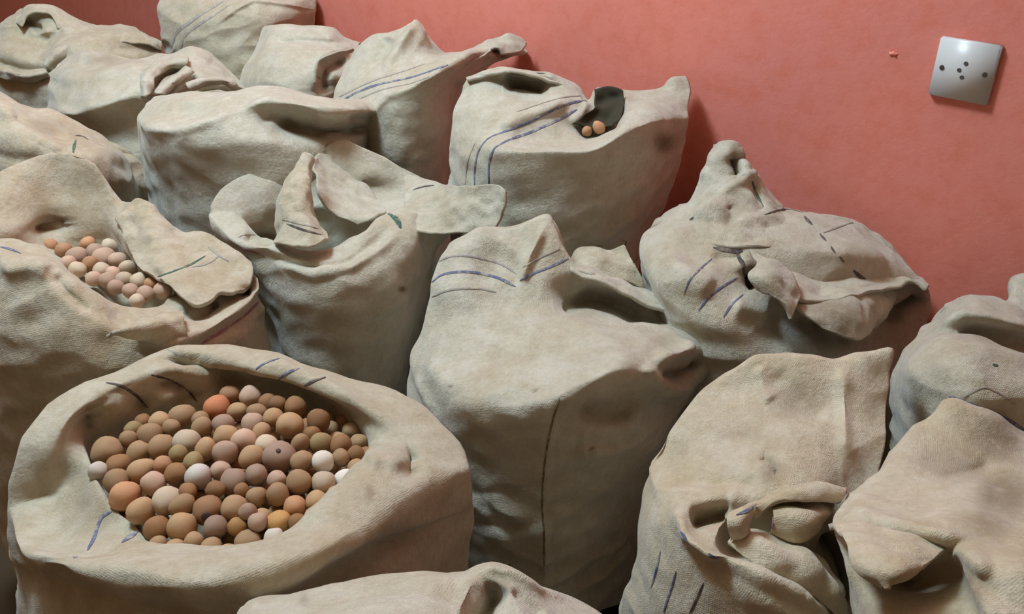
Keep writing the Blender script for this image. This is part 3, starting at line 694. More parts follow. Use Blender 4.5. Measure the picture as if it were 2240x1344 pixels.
C_.threads([([(1362,540,.15),(1370,531,.15),(1362,526,.15)],.0012),([(1300,543,.15),(1312,537,.15),(1322,541,.15)],.001),([(1385,575,.12),(1394,566,.12),(1391,558,.12)],.001)])
H_ = Sack((0.38, 1.18), 0.205, 0.2, [
    [(1430,760,-.02),(1500,830,-.15),(1620,880,-.2),(1750,900,-.2),(1900,870,-.12),(2000,800,0)],
    [(1408,630,0),(1470,690,-.13),(1580,735,-.19),(1700,775,-.18),(1850,790,-.13),(2035,720,.02)],
    [(1395,560,0),(1450,612,-.11),(1560,660,-.16),(1680,695,-.13),(1830,710,-.08),(1950,695,-.03),(2040,665,.02)],
    [(1403,512,.03),(1460,545,-.05),(1560,590,-.1),(1680,615,-.10),(1830,625,-.07),(1950,632,-.01),(2030,632,.02)],
    [(1430,483,.07),(1490,492,0),(1560,522,-.03),(1680,535,-.05),(1810,545,-.05),(1980,578,.05)],
    [(1468,462,.12),(1540,452,.06),(1620,462,.05),(1700,467,.05),(1800,483,.05),(1930,523,.1)],
    [(1498,451,.15),(1560,432,.14),(1640,432,.13),(1711,456,.12),(1757,467,.12),(1819,470,.12),(1872,485,.14)]],
    'burlap sack below the wall socket with a tall ear and striped bulging side', 'pale', seed=12,
    strokes=[('g',16,-.07,[(1640,585),(1645,612),(1660,632)]),('g',26,.022,[(1450,560),(1500,600),(1560,630)]),('g',24,.022,[(1600,670),(1650,680),(1680,690)]),('g',12,-.02,[(1560,560),(1600,565),(1630,560)]),
             ('g',18,-.035,[(1770,695),(1820,690),(1870,700)]),('g',16,-.05,[(1940,700),(1980,665),(2015,640)]),('g',14,-.02,[(1740,690),(1790,730),(1860,750)])],
    stains=[(1650,600,22,36,.8),(1760,720,80,24,.4),(1820,740,60,24,.5)])  # shade painted into the hole and beneath the draped flap
H_.sheet([[(1505,512,.0),(1545,535,-.04),(1610,540,-.06),(1672,543,-.06),(1725,545,-.03)],
          [(1490,480,.05),(1530,470,.02),(1600,480,.0),(1670,490,.0),(1725,500,.02)],
          [(1505,445,.09),(1545,420,.07),(1600,425,.05),(1660,425,.06),(1705,452,.09)],
          [(1535,390,.11),(1560,375,.09),(1595,380,.08),(1628,375,.09),(1660,390,.11)],
          [(1546,345,.12),(1562,335,.11),(1590,335,.10),(1615,340,.11),(1632,360,.12)],
          [(1562,318,.12),(1575,311,.12),(1592,309,.12),(1608,312,.12),(1622,328,.12)]], 'ear', 0.008, 70, 80,
          strokes=[('g',10,-.035,[(1602,340),(1607,360),(1615,385)]),('s',26,.014,[(1515,478),(1560,440),(1600,410),(1638,384)]),('g',10,-.02,[(1648,392),(1660,430),(1675,465)]),('g',8,.012,[(1625,350),(1632,380),(1650,388)]),
                   ('g',12,-.012,[(1590,450),(1600,480),(1590,505)])], stains=[(1605,355,12,24,.7),(1590,470,18,26,.4)])  # first blob paints the shade in the ear's opening
H_.sheet([[(1700,470,.10),(1760,470,.11),(1820,473,.11),(1875,488,.12),(1928,522,.11),(1968,565,.09),(2010,610,.05),(2032,628,.02)],
          [(1690,505,.04),(1745,515,.04),(1810,520,.05),(1870,535,.06),(1925,560,.06),(1970,590,.05),(2008,614,.03),(2030,630,.0)],
          [(1685,545,-.03),(1740,565,-.02),(1800,572,-.01),(1860,580,.0),(1915,595,.01),(1960,605,.01),(2005,617,.01),(2028,632,-.02)],
          [(1690,590,-.09),(1740,615,-.10),(1800,620,-.08),(1855,620,-.07),(1905,622,-.05),(1955,620,-.02),(2003,620,-.02),(2026,634,-.04)],
          [(1700,615,-.13),(1745,655,-.15),(1800,662,-.14),(1850,655,-.13),(1900,640,-.10),(1950,630,-.07),(2000,622,-.05),(2025,636,-.06)]], 'draped_flap', 0.007, 90, 60,
          strokes=[('g',10,-.022,[(1765,600),(1785,592),(1805,585)]),('g',14,.014,[(1725,540),(1740,600),(1745,650)]),('g',14,-.016,[(1705,560),(1722,600),(1728,640)]),('g',18,.010,[(1760,620),(1830,630),(1890,625)])],
          stains=[(1725,565,18,26,.5),(1780,595,30,8,.4)])
H_.sheet([[(1640,545,-.08),(1680,560,-.10),(1730,600,-.12),(1750,640,-.14)],
          [(1655,580,-.12),(1690,595,-.145),(1720,630,-.16),(1745,665,-.17)],
          [(1640,605,-.14),(1680,620,-.17),(1712,650,-.18),(1735,685,-.19)],
          [(1660,632,-.15),(1695,650,-.18),(1720,680,-.19),(1728,700,-.195)]], 'twisted_fold', 0.007, 40, 40, strokes=[('g',9,-.02,[(1690,585),(1705,620),(1712,650)])], stains=[(1690,630,30,40,.6)])
H_.sheet([[(1715,635,-.11),(1790,635,-.10),(1860,628,-.09),(1910,622,-.06),(1965,640,-.03)],[(1760,690,-.17),(1810,695,-.17),(1860,690,-.16),(1900,690,-.13),(1940,690,-.08)],
          [(1800,720,-.18),(1840,735,-.185),(1870,745,-.18),(1895,735,-.15),(1915,715,-.1)]], 'hanging_fold', 0.006, 40, 30, stains=[(1830,690,60,40,.6)])  # blob paints the shaded underside of the fold
H_.stripes([('blue',5,[(1557,567),(1530,590),(1508,615),(1495,645)]),('blue',6,[(1612,608),(1580,628),(1550,652),(1528,680)]),('blue',6,[(1625,645),(1600,668),(1582,695)]),
            ('dark',12,[(1560,542),(1590,548),(1625,550)]),('dark',14,[(1612,555),(1625,580),(1632,610)]),  # dark strokes paint shadow under the ear flap and at the hole
            ('dark',13,[(1760,474),(1768,484),(1776,492)]),('dark',9,[(1793,512),(1800,520),(1807,528)]),('dark',8,[(1818,540),(1822,548),(1827,554)]),('dark',9,[(1836,562),(1841,568),(1846,573)]),('dark',13,[(1866,592),(1880,604),(1893,611)]),
            ('dark',5,[(1672,470),(1720,458),(1757,466)]),('green',8,[(1645,396),(1655,425),(1668,450)]),('dark',8,[(1508,482),(1518,476)]),('faint',5,[(1800,510),(1840,495),(1865,487)])])
# --- the front row
F_ = Sack((0.66, 0.97), 0.2, 0.16, [
    [(1945,1020,0),(2030,1080,-.13),(2150,1110,-.18),(2300,1090,-.15),(2400,1030,0)],
    [(1943,890,0),(2020,922,-.12),(2120,942,-.17),(2260,942,-.16),(2410,902,0)],
    [(1953,808,0),(2020,812,-.10),(2120,822,-.14),(2240,842,-.14),(2410,832,0)],
    [(1975,765,.03),(2050,750,-.05),(2130,744,-.08),(2200,764,-.09),(2290,792,-.07),(2400,792,.03)],
    [(2003,737,.05),(2070,730,0),(2140,728,-.01),(2210,748,-.02),(2290,768,0),(2390,772,.05)],
    [(2010,728,.07),(2077,708,.02),(2125,690,.01),(2200,706,.0),(2290,732,.02),(2385,752,.08)],
    [(2032,714,.10),(2077,664,.11),(2115,648,.11),(2153,651,.11),(2191,657,.11),(2260,680,.11),(2370,722,.12)]],
    'pale burlap sack at the right edge with a shadowed fold across its top', 'pale', seed=13,
    strokes=[('g',15,-.035,[(2095,722),(2140,722),(2190,738),(2260,755),(2330,765)]),('g',13,.02,[(2040,720),(2077,705),(2115,688),(2160,694),(2240,716),(2330,738)]),('g',9,-.02,[(2035,710),(2060,690),(2075,672)])],
    stains=[(2170,730,80,14,.4)])  # fold's shadow painted as a darker band
F_.sheet([[(2196,665,.13),(2206,630,.14),(2214,608,.145),(2245,602,.14),(2300,604,.13),(2350,640,.12)],
          [(2196,690,.09),(2208,665,.10),(2220,650,.10),(2250,648,.10),(2300,650,.10),(2350,680,.1)],
          [(2192,715,.03),(2206,705,.03),(2222,700,.03),(2252,705,.03),(2300,715,.03),(2350,735,.04)]], 'back_ear', 0.008, 40, 20)
F_.stripes([('blue',8,[(2077,867),(2115,881),(2148,894),(2178,906),(2215,925),(2245,945)]),('faint',5,[(2105,872),(2128,858),(2153,848),(2180,858),(2220,885)]),('green',9,[(2170,799),(2176,799),(2182,800)])])
A_ = Sack((-0.28, 0.77), 0.235, 0.2, [
    [(15,1440,0),(150,1520,-.15),(400,1580,-.2),(650,1560,-.2),(900,1490,-.12),(1012,1370,0)],
    [(38,1310,.0),(140,1370,-.12),(330,1430,-.19),(560,1450,-.2),(800,1350,-.15),(1024,1240,0)],
    ([(30,1240,.01),(110,1275,-.075),(200,1290,-.12),(290,1325,-.155),(400,1345,-.165),(500,1362,-.175),(600,1332,-.165),(730,1262,-.14),(830,1208,-.11),(920,1168,-.06),(1035,1125,0.02)],
     [(1010,1085,0.085),(950,1028,0.125),(890,988,0.155),(820,957,0.175),(723,932,0.195),(603,893,0.215),(511,871,0.225),(434,869,0.225),(362,883,0.215),(318,912,0.195),(241,941,0.165),(145,975,0.125),(82,1014,0.085),(48,1081,0.045)]),
    ([(22,1200,0),(72,1240,-.10),(121,1234,-.145),(183,1256,-.18),(265,1289,-.205),(386,1299,-.225),(470,1326,-.23),(515,1335,-.23),(579,1308,-.22),(723,1228,-.18),(820,1180,-.13),(920,1130,-.06),(1036,1095,0.02)],
     [(1010,1010,0.086),(950,953,0.126),(890,913,0.156),(820,882,0.176),(723,857,0.196),(603,818,0.216),(511,796,0.226),(434,794,0.226),(362,808,0.216),(318,837,0.196),(241,866,0.166),(145,900,0.126),(82,939,0.086),(48,1006,0.046)]),
    ([(18,1110,.0),(42,1205,-.09),(130,1222,-.14),(290,1250,-.20),(470,1275,-.225),(690,1205,-.185),(840,1120,-.1),(950,1060,-.03),(1034,1030,.03)],
     [(1010,965,.08),(950,908,.12),(890,868,.15),(820,837,.17),(723,812,.19),(603,773,.21),(511,751,.22),(434,749,.22),(362,763,.21),(318,792,.19),(241,821,.16),(145,855,.12),(82,894,.08),(48,961,.04)]),
    ([(110,1080,.02),(140,1190,-.07),(185,1216,-.12),(320,1208,-.16),(480,1215,-.185),(640,1172,-.15),(755,1080,-.09),(830,1020,-.03),(930,1000,.02)],
     [(905,955,.06),(850,915,.09),(790,885,.11),(720,856,.13),(650,832,.15),(580,812,.16),(510,800,.17),(440,800,.17),(380,800,.16),(330,815,.15),(260,842,.12),(190,875,.09),(145,915,.06),(112,985,.03)]),
    ([(205,1030,.70),(222,1075,.70),(245,1112,.70),(300,1150,.70),(350,1190,.70),(420,1212,.70),(500,1218,.70),(600,1192,.70),(680,1140,.70),(760,1062,.70),(815,985,.70)],
     [(795,940,.70),(750,903,.70),(680,853,.70),(600,833,.70),(520,843,.70),(434,872,.70),(340,893,.70),(265,923,.70),(196,945,.70)])],
    'wide open front burlap sack filled with round brown nuts, rim rolled outward', 'tan', mouth=[(.0,-.05),(.25,-.06),(.6,-.06)], seed=14, wr=0.6,
    strokes=[('g',16,.016,[(190,905),(230,960),(262,1020),(270,1090)]),('g',22,-.012,[(120,970),(150,1050),(180,1130)]),('g',9,-.05,[(192,890),(196,915),(198,940)]),('g',9,-.035,[(250,842),(300,872),(332,900)]),('g',20,.014,[(262,880),(240,915),(225,930)]),('g',18,.014,[(380,850),(350,880),(320,895)]),
             ('g',9,-.035,[(340,826),(400,850),(430,880)]),('g',10,-.05,[(362,778),(420,792),(480,815),(520,840)]),('g',10,.014,[(370,765),(440,775),(510,800)]),('g',10,-.036,[(522,800),(522,820),(530,842)]),
             ('g',16,.018,[(560,790),(640,815),(720,850),(800,890),(860,940)]),('g',15,-.04,[(905,985),(893,1015),(915,1040)]),('g',16,.02,[(800,1012),(840,1002),(880,1025)]),
             ('g',16,-.012,[(900,1145),(830,1195),(740,1245),(620,1310)])],
    stains=[(200,1100,60,60,.3),(870,1170,60,40,.35),(808,1080,12,18,.5),(745,915,40,40,.3)])  # last blob paints shade under the back right rim
A_.stripes([('dark',7,[(232,838),(265,845),(300,868),(325,893)]),('dark',6,[(330,820),(375,833),(410,855),(432,880)]),('blue',7,[(560,808),(580,795),(610,785)]),('blue',8,[(605,835),(625,818),(655,806)]),('dark',8,[(665,845),(685,835),(712,826)]),
            ('blue',10,[(192,1205),(205,1180),(215,1150),(228,1128),(245,1120)]),('blue',16,[(268,1188),(285,1175),(305,1160),(318,1152)]),('blue',7,[(150,1216),(165,1222),(175,1218)]),('faint',6,[(365,765),(390,775),(420,788)])])
B_ = Sack((-0.055, 0.40), 0.2, 0.17, [
    [(430,1580,0),(600,1680,-.1),(900,1710,-.12),(1200,1670,-.1),(1420,1580,0)],
    [(490,1420,.06),(650,1420,.0),(900,1420,-.02),(1180,1440,0),(1370,1420,.06)],
    [(520,1338,.11),(540,1317,.11),(592,1314,.11),(649,1300,.11),(741,1280,.11),(822,1268,.11),(922,1258,.11),(1018,1254,.11),(1042,1244,.11),(1074,1241,.11),(1115,1246,.11),(1143,1260,.11),(1183,1288,.11),(1243,1312,.11),(1303,1338,.11)],
    [(560,1325,.15),(649,1310,.15),(822,1290,.15),(1018,1275,.15),(1143,1285,.15),(1260,1335,.15)]],
    'nearest burlap sack, only its pale top edge rising at the bottom of the picture', 'pale', seed=15,
    strokes=[('g',22,-.05,[(1090,1275),(1070,1310),(1040,1350)]),('g',12,.012,[(1040,1270),(1020,1300),(1002,1344)]),('g',12,-.016,[(1120,1290),(1160,1320),(1190,1345)]),('g',9,.012,[(1045,1252),(1080,1248),(1130,1262),(1183,1292),(1243,1316)])],
    stains=[(1075,1285,40,20,.6),(665,1315,10,16,.35)])  # first blob paints the darker inside of the opening
B_.threads([([(1110,1246,.11),(1114,1240,.11),(1112,1232,.11)],.0009)])
D_ = Sack((0.26, 0.73), 0.16, 0.17, [
    [(1335,1500,0),(1450,1580,-.12),(1620,1640,-.17),(1780,1620,-.1),(1880,1520,0)],
    [(1362,1320,0),(1440,1370,-.08),(1580,1430,-.14),(1740,1460,-.16),(1860,1420,-.06)],
    [(1390,1212,0),(1438,1225,-.05),(1505,1245,-.10),(1630,1300,-.15),(1770,1380,-.17),(1870,1370,-.1)],
    [(1403,1105,.02),(1440,1122,-.03),(1488,1140,-.07),(1545,1208,-.11),(1640,1248,-.14),(1735,1295,-.15),(1825,1345,-.14),(1880,1300,-.08)],
    [(1412,1030,.05),(1450,1068,0),(1510,1095,-.04),(1600,1150,-.08),(1700,1190,-.10),(1790,1230,-.10),(1860,1180,-.05)],
    [(1443,965,.08),(1500,1010,.03),(1580,1042,0),(1680,1062,-.03),(1780,1077,-.04),(1850,1080,-.02),(1915,1060,.0)],
    [(1497,906,.11),(1570,922,.08),(1660,942,.05),(1760,962,.03),(1860,972,.03),(1935,985,.04)],
    [(1542,852,.13),(1610,852,.12),(1700,862,.1),(1800,872,.09),(1890,872,.09),(1944,872,.1)],
    [(1610,807,.15),(1646,780,.15),(1699,775,.15),(1767,776,.14),(1816,784,.14),(1879,776,.14),(1948,767,.14)]],
    'front right burlap sack with a high square back flap and a rumpled half-open mouth', 'dirty', seed=16,
    strokes=[('g',52,-.085,[(1580,1150),(1660,1180),(1750,1215),(1830,1270)]),('g',30,-.10,[(1815,1170),(1838,1220),(1862,1290),(1880,1330)]),('g',15,-.05,[(1512,1132),(1550,1122),(1600,1112)]),
             ('g',13,.026,[(1484,1128),(1500,1175),(1556,1218),(1628,1246),(1722,1292),(1812,1344)]),
             ('g',24,-.014,[(1690,815),(1740,870),(1810,912)]),('g',16,.010,[(1660,800),(1672,850),(1690,880)]),('g',12,-.016,[(1660,1000),(1688,1018),(1702,1048)]),('g',16,.012,[(1840,800),(1850,900),(1850,1000)]),
             ('g',14,-.012,[(1450,1040),(1560,1060),(1660,1062)])],
    stains=[(1740,880,60,36,.4),(1690,1030,30,26,.5),(1620,950,70,20,.3),(1600,960,200,100,.12),(1550,1125,40,14,.7),(1850,1240,40,60,.5)])  # last two blobs paint shade in the mouth slit and valley
D_.sheet([[(1625,1172,-.085),(1660,1168,-.085),(1730,1188,-.09),(1795,1222,-.095),(1842,1300,-.115)],[(1605,1182,-.10),(1648,1196,-.115),(1725,1228,-.13),(1795,1268,-.13),(1850,1335,-.135)],
          [(1592,1192,-.105),(1637,1226,-.125),(1722,1272,-.14),(1795,1316,-.14),(1855,1375,-.14)]], 'inner_fold', 0.007, 60, 36)
D_.sheet([[(1632,1112,-.05),(1690,1086,-.04),(1760,1072,-.035),(1850,1074,-.03)],[(1642,1120,-.075),(1694,1094,-.07),(1762,1084,-.068),(1842,1084,-.055)],[(1652,1128,-.075),(1700,1103,-.075),(1766,1098,-.072),(1830,1099,-.06)]], 'folded_rim', 0.007, 50, 20)
D_.sheet([[(1688,1106,-.045),(1760,1100,-.045),(1826,1102,-.04)],[(1692,1135,-.085),(1750,1140,-.09),(1808,1135,-.075)],[(1690,1160,-.085),(1735,1186,-.098),(1785,1168,-.088)]], 'tucked_corner', 0.007, 36, 30)
D_.sheet([[(1602,1126,-.09),(1628,1114,-.085),(1652,1106,-.075)],[(1594,1148,-.105),(1615,1143,-.108),(1636,1134,-.095)],[(1604,1180,-.105),(1618,1177,-.112),(1632,1166,-.10)]], 'curled_edge', 0.007, 26, 26)
D_.stripes([('blue',7,[(1446,1205),(1438,1240),(1425,1285)]),('blue',7,[(1480,1250),(1468,1290),(1452,1340)]),('dark',6,[(1540,1275),(1525,1310),(1508,1344)]),('blue',14,[(1490,1165),(1500,1178),(1508,1190)]),('blue',12,[(1550,1212),(1562,1220),(1572,1222)]),('blue',9,[(1610,1128),(1630,1120),(1650,1108)]),('mauve',7,[(1690,1110),(1692,1130),(1690,1160)])])
E_ = Sack((0.60, 0.63), 0.19, 0.19, [
    [(1900,1500,-.1),(2000,1580,-.18),(2200,1600,-.2),(2450,1520,-.1),(2560,1420,0)],
    [(1870,1340,-.07),(1970,1345,-.12),(2060,1350,-.13),(2110,1335,-.12),(2170,1340,-.16),(2260,1370,-.17),(2420,1340,-.1),(2540,1260,0)],
    [(1825,1200,-.03),(1890,1240,-.05),(1990,1275,-.045),(2080,1250,-.06),(2130,1245,-.11),(2200,1250,-.13),(2380,1220,-.06),(2520,1150,.03)],
    [(1810,1150,.0),(1880,1155,-.03),(1980,1172,-.05),(2090,1170,-.06),(2220,1160,-.05),(2380,1120,0),(2500,1080,.06)],
    [(1848,1082,.05),(1920,1076,.04),(2010,1086,.02),(2110,1080,.02),(2230,1070,.03),(2370,1050,.06),(2470,1020,.1)],
    [(1924,1028,.10),(1970,1000,.10),(2050,1000,.1),(2130,1000,.1),(2240,1000,.1),(2350,980,.12),(2440,970,.13)],
    [(1942,992,.13),(2014,920,.16),(2095,868,.18),(2150,889,.17),(2240,943,.16),(2330,960,.16),(2400,950,.16)]],
    'stained burlap sack in the bottom right corner with a hanging triangular fold', 'dirty', seed=17,
    strokes=[('g',15,.016,[(2080,1208),(2125,1218),(2165,1262)]),('g',9,-.012,[(2060,1040),(2110,1030),(2170,1020)]),('g',18,.012,[(1850,1100),(1920,1130),(2020,1160),(2110,1190)]),('g',34,-.014,[(2130,1010),(2180,1060),(2170,1130)])],
    stains=[(2180,960,70,60,.65),(2100,1010,90,40,.45),(2200,1080,60,60,.6),(2130,1280,40,50,.5),(2160,1150,60,40,.45),(1985,1275,30,14,.7)])  # last blob paints shade in the hole below the triangular fold
E_.sheet([[(1812,1150,-.005),(1900,1160,-.035),(1990,1178,-.055),(2068,1210,-.065)],[(1850,1188,-.06),(1912,1208,-.085),(1972,1222,-.095),(2034,1230,-.09)],[(1884,1250,-.10),(1915,1258,-.115),(1952,1260,-.12),(1994,1256,-.11)],[(1924,1292,-.12),(1937,1293,-.125),(1948,1290,-.125),(1958,1284,-.12)]], 'triangular_fold', 0.008, 60, 50,
         strokes=[('g',8,-.012,[(1895,1178),(1960,1190),(2030,1202)])])

# ------------------------------------------------------------------ the nuts
def nut_mesh(seed, subdiv=3):
    r = random.Random(seed); bm = bmesh.new(); bmesh.ops.create_icosphere(bm, subdivisions=subdiv, radius=1)
    e = r.uniform(1.0, 1.24); ph = [r.uniform(0, 6.28) for _ in range(4)]
    for v in bm.verts:
        c = v.co; d = 1 + 0.05 * math.sin(3.1 * c.x + ph[0]) * math.sin(2.7 * c.y + ph[1]) + 0.035 * math.sin(4.3 * c.z + ph[2])
        if c.z > 0.86: d -= 0.10 * (c.z - 0.86) / 0.14           # small dimple where the stalk sat
        v.co = Vector((c.x * d, c.y * d * r.uniform(0.995, 1.0), c.z * d * e))
    me = bpy.data.meshes.new('nut'); bm.to_mesh(me); bm.free(); smooth(me); me.materials.append(M['nut']); return me
NUTS = [nut_mesh(s, 3) for s in range(5)]
def eye_mesh():
    bm = bmesh.new(); bmesh.ops.create_icosphere(bm, subdivisions=2, radius=1)
    for v in bm.verts: v.co = Vector((v.co.x * 0.36, v.co.y * 0.33, v.co.z * 0.08))
    me = bpy.data.meshes.new('stalk_scar'); bm.to_mesh(me); bm.free(); smooth(me); me.materials.append(M['screw']); return me
EYE = eye_mesh()
NC = {'t': (188, 152, 114), 'b': (162, 120, 82), 'o': (200, 150, 112), 'O': (214, 138, 98), 'p': (206, 172, 148), 'w': (226, 214, 198), 'W': (240, 230, 218),
      'v': (208, 186, 160), 'g': (174, 144, 124), 'y': (182, 156, 110), 'Y': (196, 150, 94), 'E': (176, 132, 96)}
rnd = random.Random(11)
def place_nut(p, r, code, label, group, quat=None):
    o = bpy.data.objects.new('nut', NUTS[rnd.randrange(5)]); COL.objects.link(o)
    o.location = p; o.scale = (r, r, r)
    o.rotation_euler = (rnd.uniform(0, 6.3), rnd.uniform(0, 6.3), rnd.uniform(0, 6.3))
    c = NC[code]; j = rnd.uniform(0.9, 1.08); o.color = srgb(*(min(255, k * j) for k in c))
    tag(o, label, 'nut', group)
    return o
def relax(C, R, anchor, it=60, pull=0.06):
    A = C.copy()
    for _ in range(it):
        d = C[:, None] - C[None]; L = np.linalg.norm(d, axis=2) + np.eye(len(C)) * 9
        ov = np.clip((R[:, None] + R[None]) * 0.95 - L, 0, None)
        mv = (d / L[..., None] * ov[..., None] * 0.5).sum(1)
        C = C + mv * 0.6 + (A - C) * pull
    return C
ZS = 3.359
FN = [(1085,150,68,'o'),(990,250,85,'O'),(1240,175,76,'p'),(1375,210,68,'b'),(1545,235,74,'b'),(1735,345,82,'b'),(1895,510,74,'b'),(2000,590,60,'b'),(1140,280,64,'t'),(1285,290,62,'t'),
      (725,300,78,'t'),(565,345,70,'t'),(868,322,58,'t'),(875,405,66,'t'),(1040,375,68,'g'),(1250,352,72,'p'),(1405,330,62,'t'),(1530,385,88,'t'),(385,420,62,'y'),(490,455,82,'t'),(592,525,82,'t'),
      (752,485,92,'v'),(655,392,56,'t'),(205,545,98,'t'),(270,650,78,'b'),(385,590,72,'t'),(425,700,80,'t'),(150,700,62,'w'),(260,785,82,'t'),(318,905,90,'o'),(525,800,78,'p'),(455,1000,88,'t'),
      (620,930,90,'v'),(860,765,88,'W'),(690,725,72,'b'),(600,655,64,'o'),(700,605,58,'y'),(820,655,62,'y'),(910,560,68,'t'),(1050,580,84,'p'),(1185,480,82,'p'),(1060,450,78,'t'),(1310,420,62,'t'),
      (1350,510,74,'v'),(1265,620,84,'t'),(1445,610,108,'g'),(1605,520,64,'t'),(1750,500,72,'y'),(1770,650,78,'w'),(1890,625,60,'t'),(1930,740,74,'W'),(1775,790,84,'v'),(1620,650,74,'t'),(1605,790,88,'t'),
      (1260,760,74,'g'),(1120,790,88,'g'),(1000,700,68,'p'),(1430,780,64,'p'),(1440,890,78,'t'),(1270,890,64,'t'),(930,970,102,'E'),(1120,980,88,'t'),(752,990,74,'t'),(762,880,60,'b'),(1560,970,78,'o'),
      (1720,930,78,'t'),(1430,1070,84,'Y'),(1310,1040,66,'t'),(1225,1030,56,'g'),(1130,1110,66,'Y'),(990,1130,80,'g'),(720,1120,98,'t'),(560,1140,84,'b'),(1290,1115,66,'p'),(1210,1215,92,'t'),
      (1410,1205,68,'w'),(680,1240,64,'t'),(825,1228,66,'t'),(945,1262,74,'t'),(1090,1300,66,'t'),(1590,1105,66,'b'),(995,865,58,'b'),(1690,440,60,'b'),(1450,230,55,'b'),(1310,1300,70,'t'),(560,1240,60,'t'),(1180,870,52,'b'),(1700,1040,60,'t'),(450,340,52,'b'),(330,500,56,'t'),(1990,700,60,'t'),(1840,880,60,'t')]
cx, cy = -0.275, 0.785
C = []; R = []
for x, y, r, k in FN:
    u, v = 180 + x / ZS, 820 + y / ZS
    z = 0.712
    for _ in range(3):
        p = pt((u, v, z), 0); d2 = ((p[0] - cx) / 0.17) ** 2 + ((p[1] - cy) / 0.14) ** 2
        z = 0.704 + 0.022 * max(0, 1 - d2)
    p = pt((u, v, z), 0); t = np.linalg.norm(p - ORG) * math.cos(math.atan2(abs(v - 672), F))
    C.append(p + np.array((0, 0, rnd.uniform(-.003, .003)))); R.append(r / ZS * t / F * 1.07)
C = np.array(C); R = np.array(R); C = relax(C, R, None)
def where(p):
    """which part of the front heap a nut lies in"""
    x, y = (p[0] - cx) / 0.17, (p[1] - cy) / 0.14
    side = 'left' if x < -0.5 else 'centre-left' if x < -0.12 else 'centre' if x < 0.15 else 'centre-right' if x < 0.5 else 'right'
    dep = 'far back' if y > 0.6 else 'back' if y > 0.2 else 'middle' if y > -0.2 else 'front' if y > -0.6 else 'very front'
    return 'at %s %s of front sack heap' % (dep, side)
SHORT = {'t': 'tan', 'b': 'dark brown', 'o': 'orange-brown', 'p': 'pale pink', 'w': 'whitish', 'v': 'cream', 'g': 'mauve-grey', 'y': 'olive-tan', 'Y': 'ochre'}
for i, (x, y, r, k) in enumerate(FN):
    if (x, y) == (860, 765): lab = 'palest nut, almost white, in the middle of the front sack heap'
    elif k == 'W': lab = 'whitish grey nut against the right rim of the front sack'
    elif k == 'O': lab = 'brightest orange nut at the back of the front sack heap'
    elif k == 'E': lab = 'large brown nut with a dark round scar facing up in front heap'
    elif (x, y) == (1445, 610): lab = 'largest grey nut right of centre in the front sack heap'
    else: lab = '%s %s nut %s' % ('large' if R[i] > .0145 else 'medium' if R[i] > .0118 else 'small', SHORT[k], where(C[i]))
    o = place_nut(C[i], R[i], k, lab, 'nuts in the wide open front sack')
    if k == 'E' or (x, y) == (1445, 610):
        e = bpy.data.objects.new('stalk_scar', EYE); COL.objects.link(e); e.parent = o
        tow = (Vector(ORG) - o.location).normalized(); tow = (tow + (Vector((-.05, -.35, -.25)) if k == 'E' else Vector((-.1, .2, .45)))).normalized()
        loc = o.rotation_euler.to_matrix().transposed() @ tow
        e.location = loc * 1.02; e.rotation_mode = 'QUATERNION'; e.rotation_quaternion = loc.to_track_quat('Z', 'Y')
        if k != 'E': e.scale = (.5, .5, .8)
# nuts lying lower, glimpsed through the gaps
C2 = []; R2 = []
gx = np.arange(-0.2, 0.21, 0.0265)
for a, X in enumerate(gx):
    for b, Y in enumerate(gx):
        px, py = X + (0.013 if b % 2 else 0), Y
        if (px / 0.175) ** 2 + (py / 0.145) ** 2 < 1.0:
            d2 = (px / 0.17) ** 2 + (py / 0.14) ** 2
            C2.append((cx + px, cy + py, 0.682 + 0.020 * max(0, 1 - d2))); R2.append(rnd.uniform(.0112, .0128))
C2 = np.array(C2); R2 = np.array(R2)
for _ in range(40):
    d = C2[:, None] - C[None]; L = np.linalg.norm(d, axis=2); ov = np.clip(R2[:, None] + R[None] - L, 0, None)
    mv = (d / L[..., None] * ov[..., None]).sum(1); mv[:, 2] = -np.abs(mv[:, 2]); C2 = C2 + mv * 0.4
    d = C2[:, None] - C2[None]; L = np.linalg.norm(d, axis=2) + np.eye(len(C2)); ov = np.clip(R2[:, None] + R2[None] - L, 0, None); C2 = C2 + (d / L[..., None] * ov[..., None]).sum(1) * 0.2
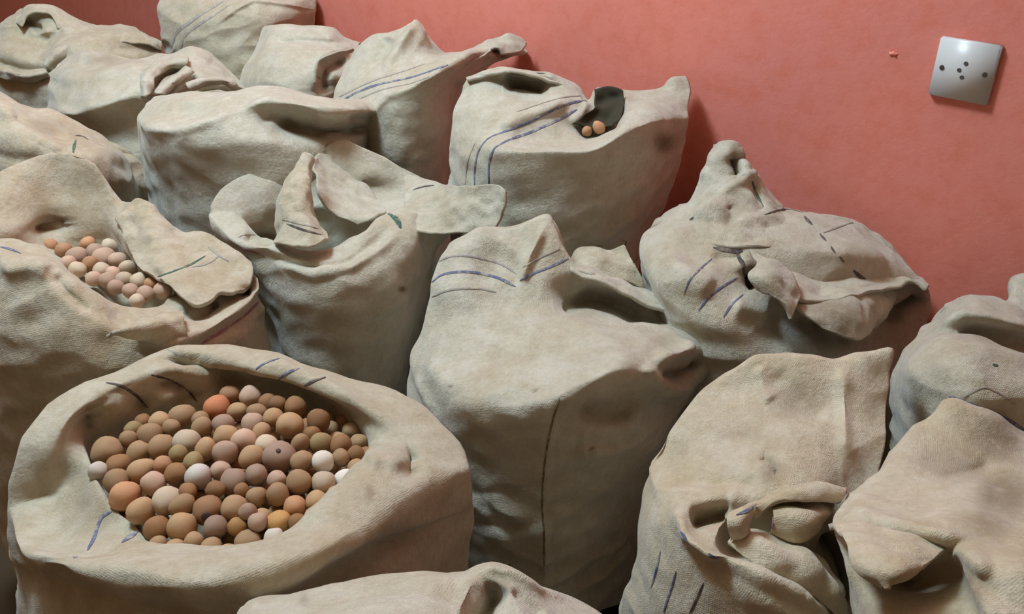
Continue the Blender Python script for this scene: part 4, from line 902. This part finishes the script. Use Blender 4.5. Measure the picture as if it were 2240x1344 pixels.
def seen(p, r):
    """does any point of this nut show between the nuts above it"""
    v = ORG - p; v /= np.linalg.norm(v); a = np.cross(v, (0, 0, 1.0)); a /= np.linalg.norm(a); b = np.cross(v, a)
    for q in range(24):
        t = 2.399 * q; k = r * math.sqrt((q + 0.5) / 24) * 0.95; w = p + a * k * math.cos(t) + b * k * math.sin(t)
        d = ORG - w; L = np.linalg.norm(d); d /= L; m = C - w; al = m @ d
        if not np.any((al > 0) & (np.linalg.norm(m - al[:, None] * d, axis=1) < R)): return True
    return False
for p, r in zip(C2, R2):
    if seen(p, r): place_nut(p, r, rnd.choice('ttbb'), 'brown nut half hidden deeper ' + where(p), 'lower nuts in the front sack')
KN = [(250,580,30,'o'),(312,602,37,'o'),(380,632,40,'p'),(460,612,38,'p'),(540,582,36,'v'),(500,642,45,'p'),(575,650,40,'p'),(395,690,37,'v'),(500,702,40,'v'),(612,697,40,'v'),(460,740,36,'p'),(540,738,38,'p'),
      (620,748,40,'v'),(672,752,42,'v'),(742,768,36,'o'),(782,800,42,'p'),(722,818,40,'p'),(680,842,34,'v'),(340,660,36,'p'),(440,670,36,'o'),(570,780,36,'p'),(640,800,36,'p'),(430,570,34,'o'),(560,720,34,'p')]
C3 = []; R3 = []
for x, y, r, k in KN:
    u, v = x / 2.24, 280 + y / 2.24
    p = pt((u, v, 0.728), 0); C3.append(p); R3.append(r / 2.24 * np.linalg.norm(p - ORG) / F)
C3 = relax(np.array(C3), np.array(R3), None)
for (x, y, r, k), p, q in zip(KN, C3, R3):
    place_nut(p, q, k, '%s nut %s in the narrow opening of the left sack' % ({'p': 'pink', 'v': 'cream', 'o': 'orange-tan'}[k], 'at the upper left' if x < 400 else 'at the lower right' if x > 620 else 'in the lower middle' if y > 690 else 'in the upper middle'), 'nuts in the left sack')
for u, v, r in ((1310, 279, 13), (1284, 287, 11)):
    p = pt((u, v, -.07), 1.48); place_nut(p, r * np.linalg.norm(p - ORG) / F, 'o', 'orange-tan nut glimpsed in the dark hole of the striped sack', 'nuts in the striped sack')
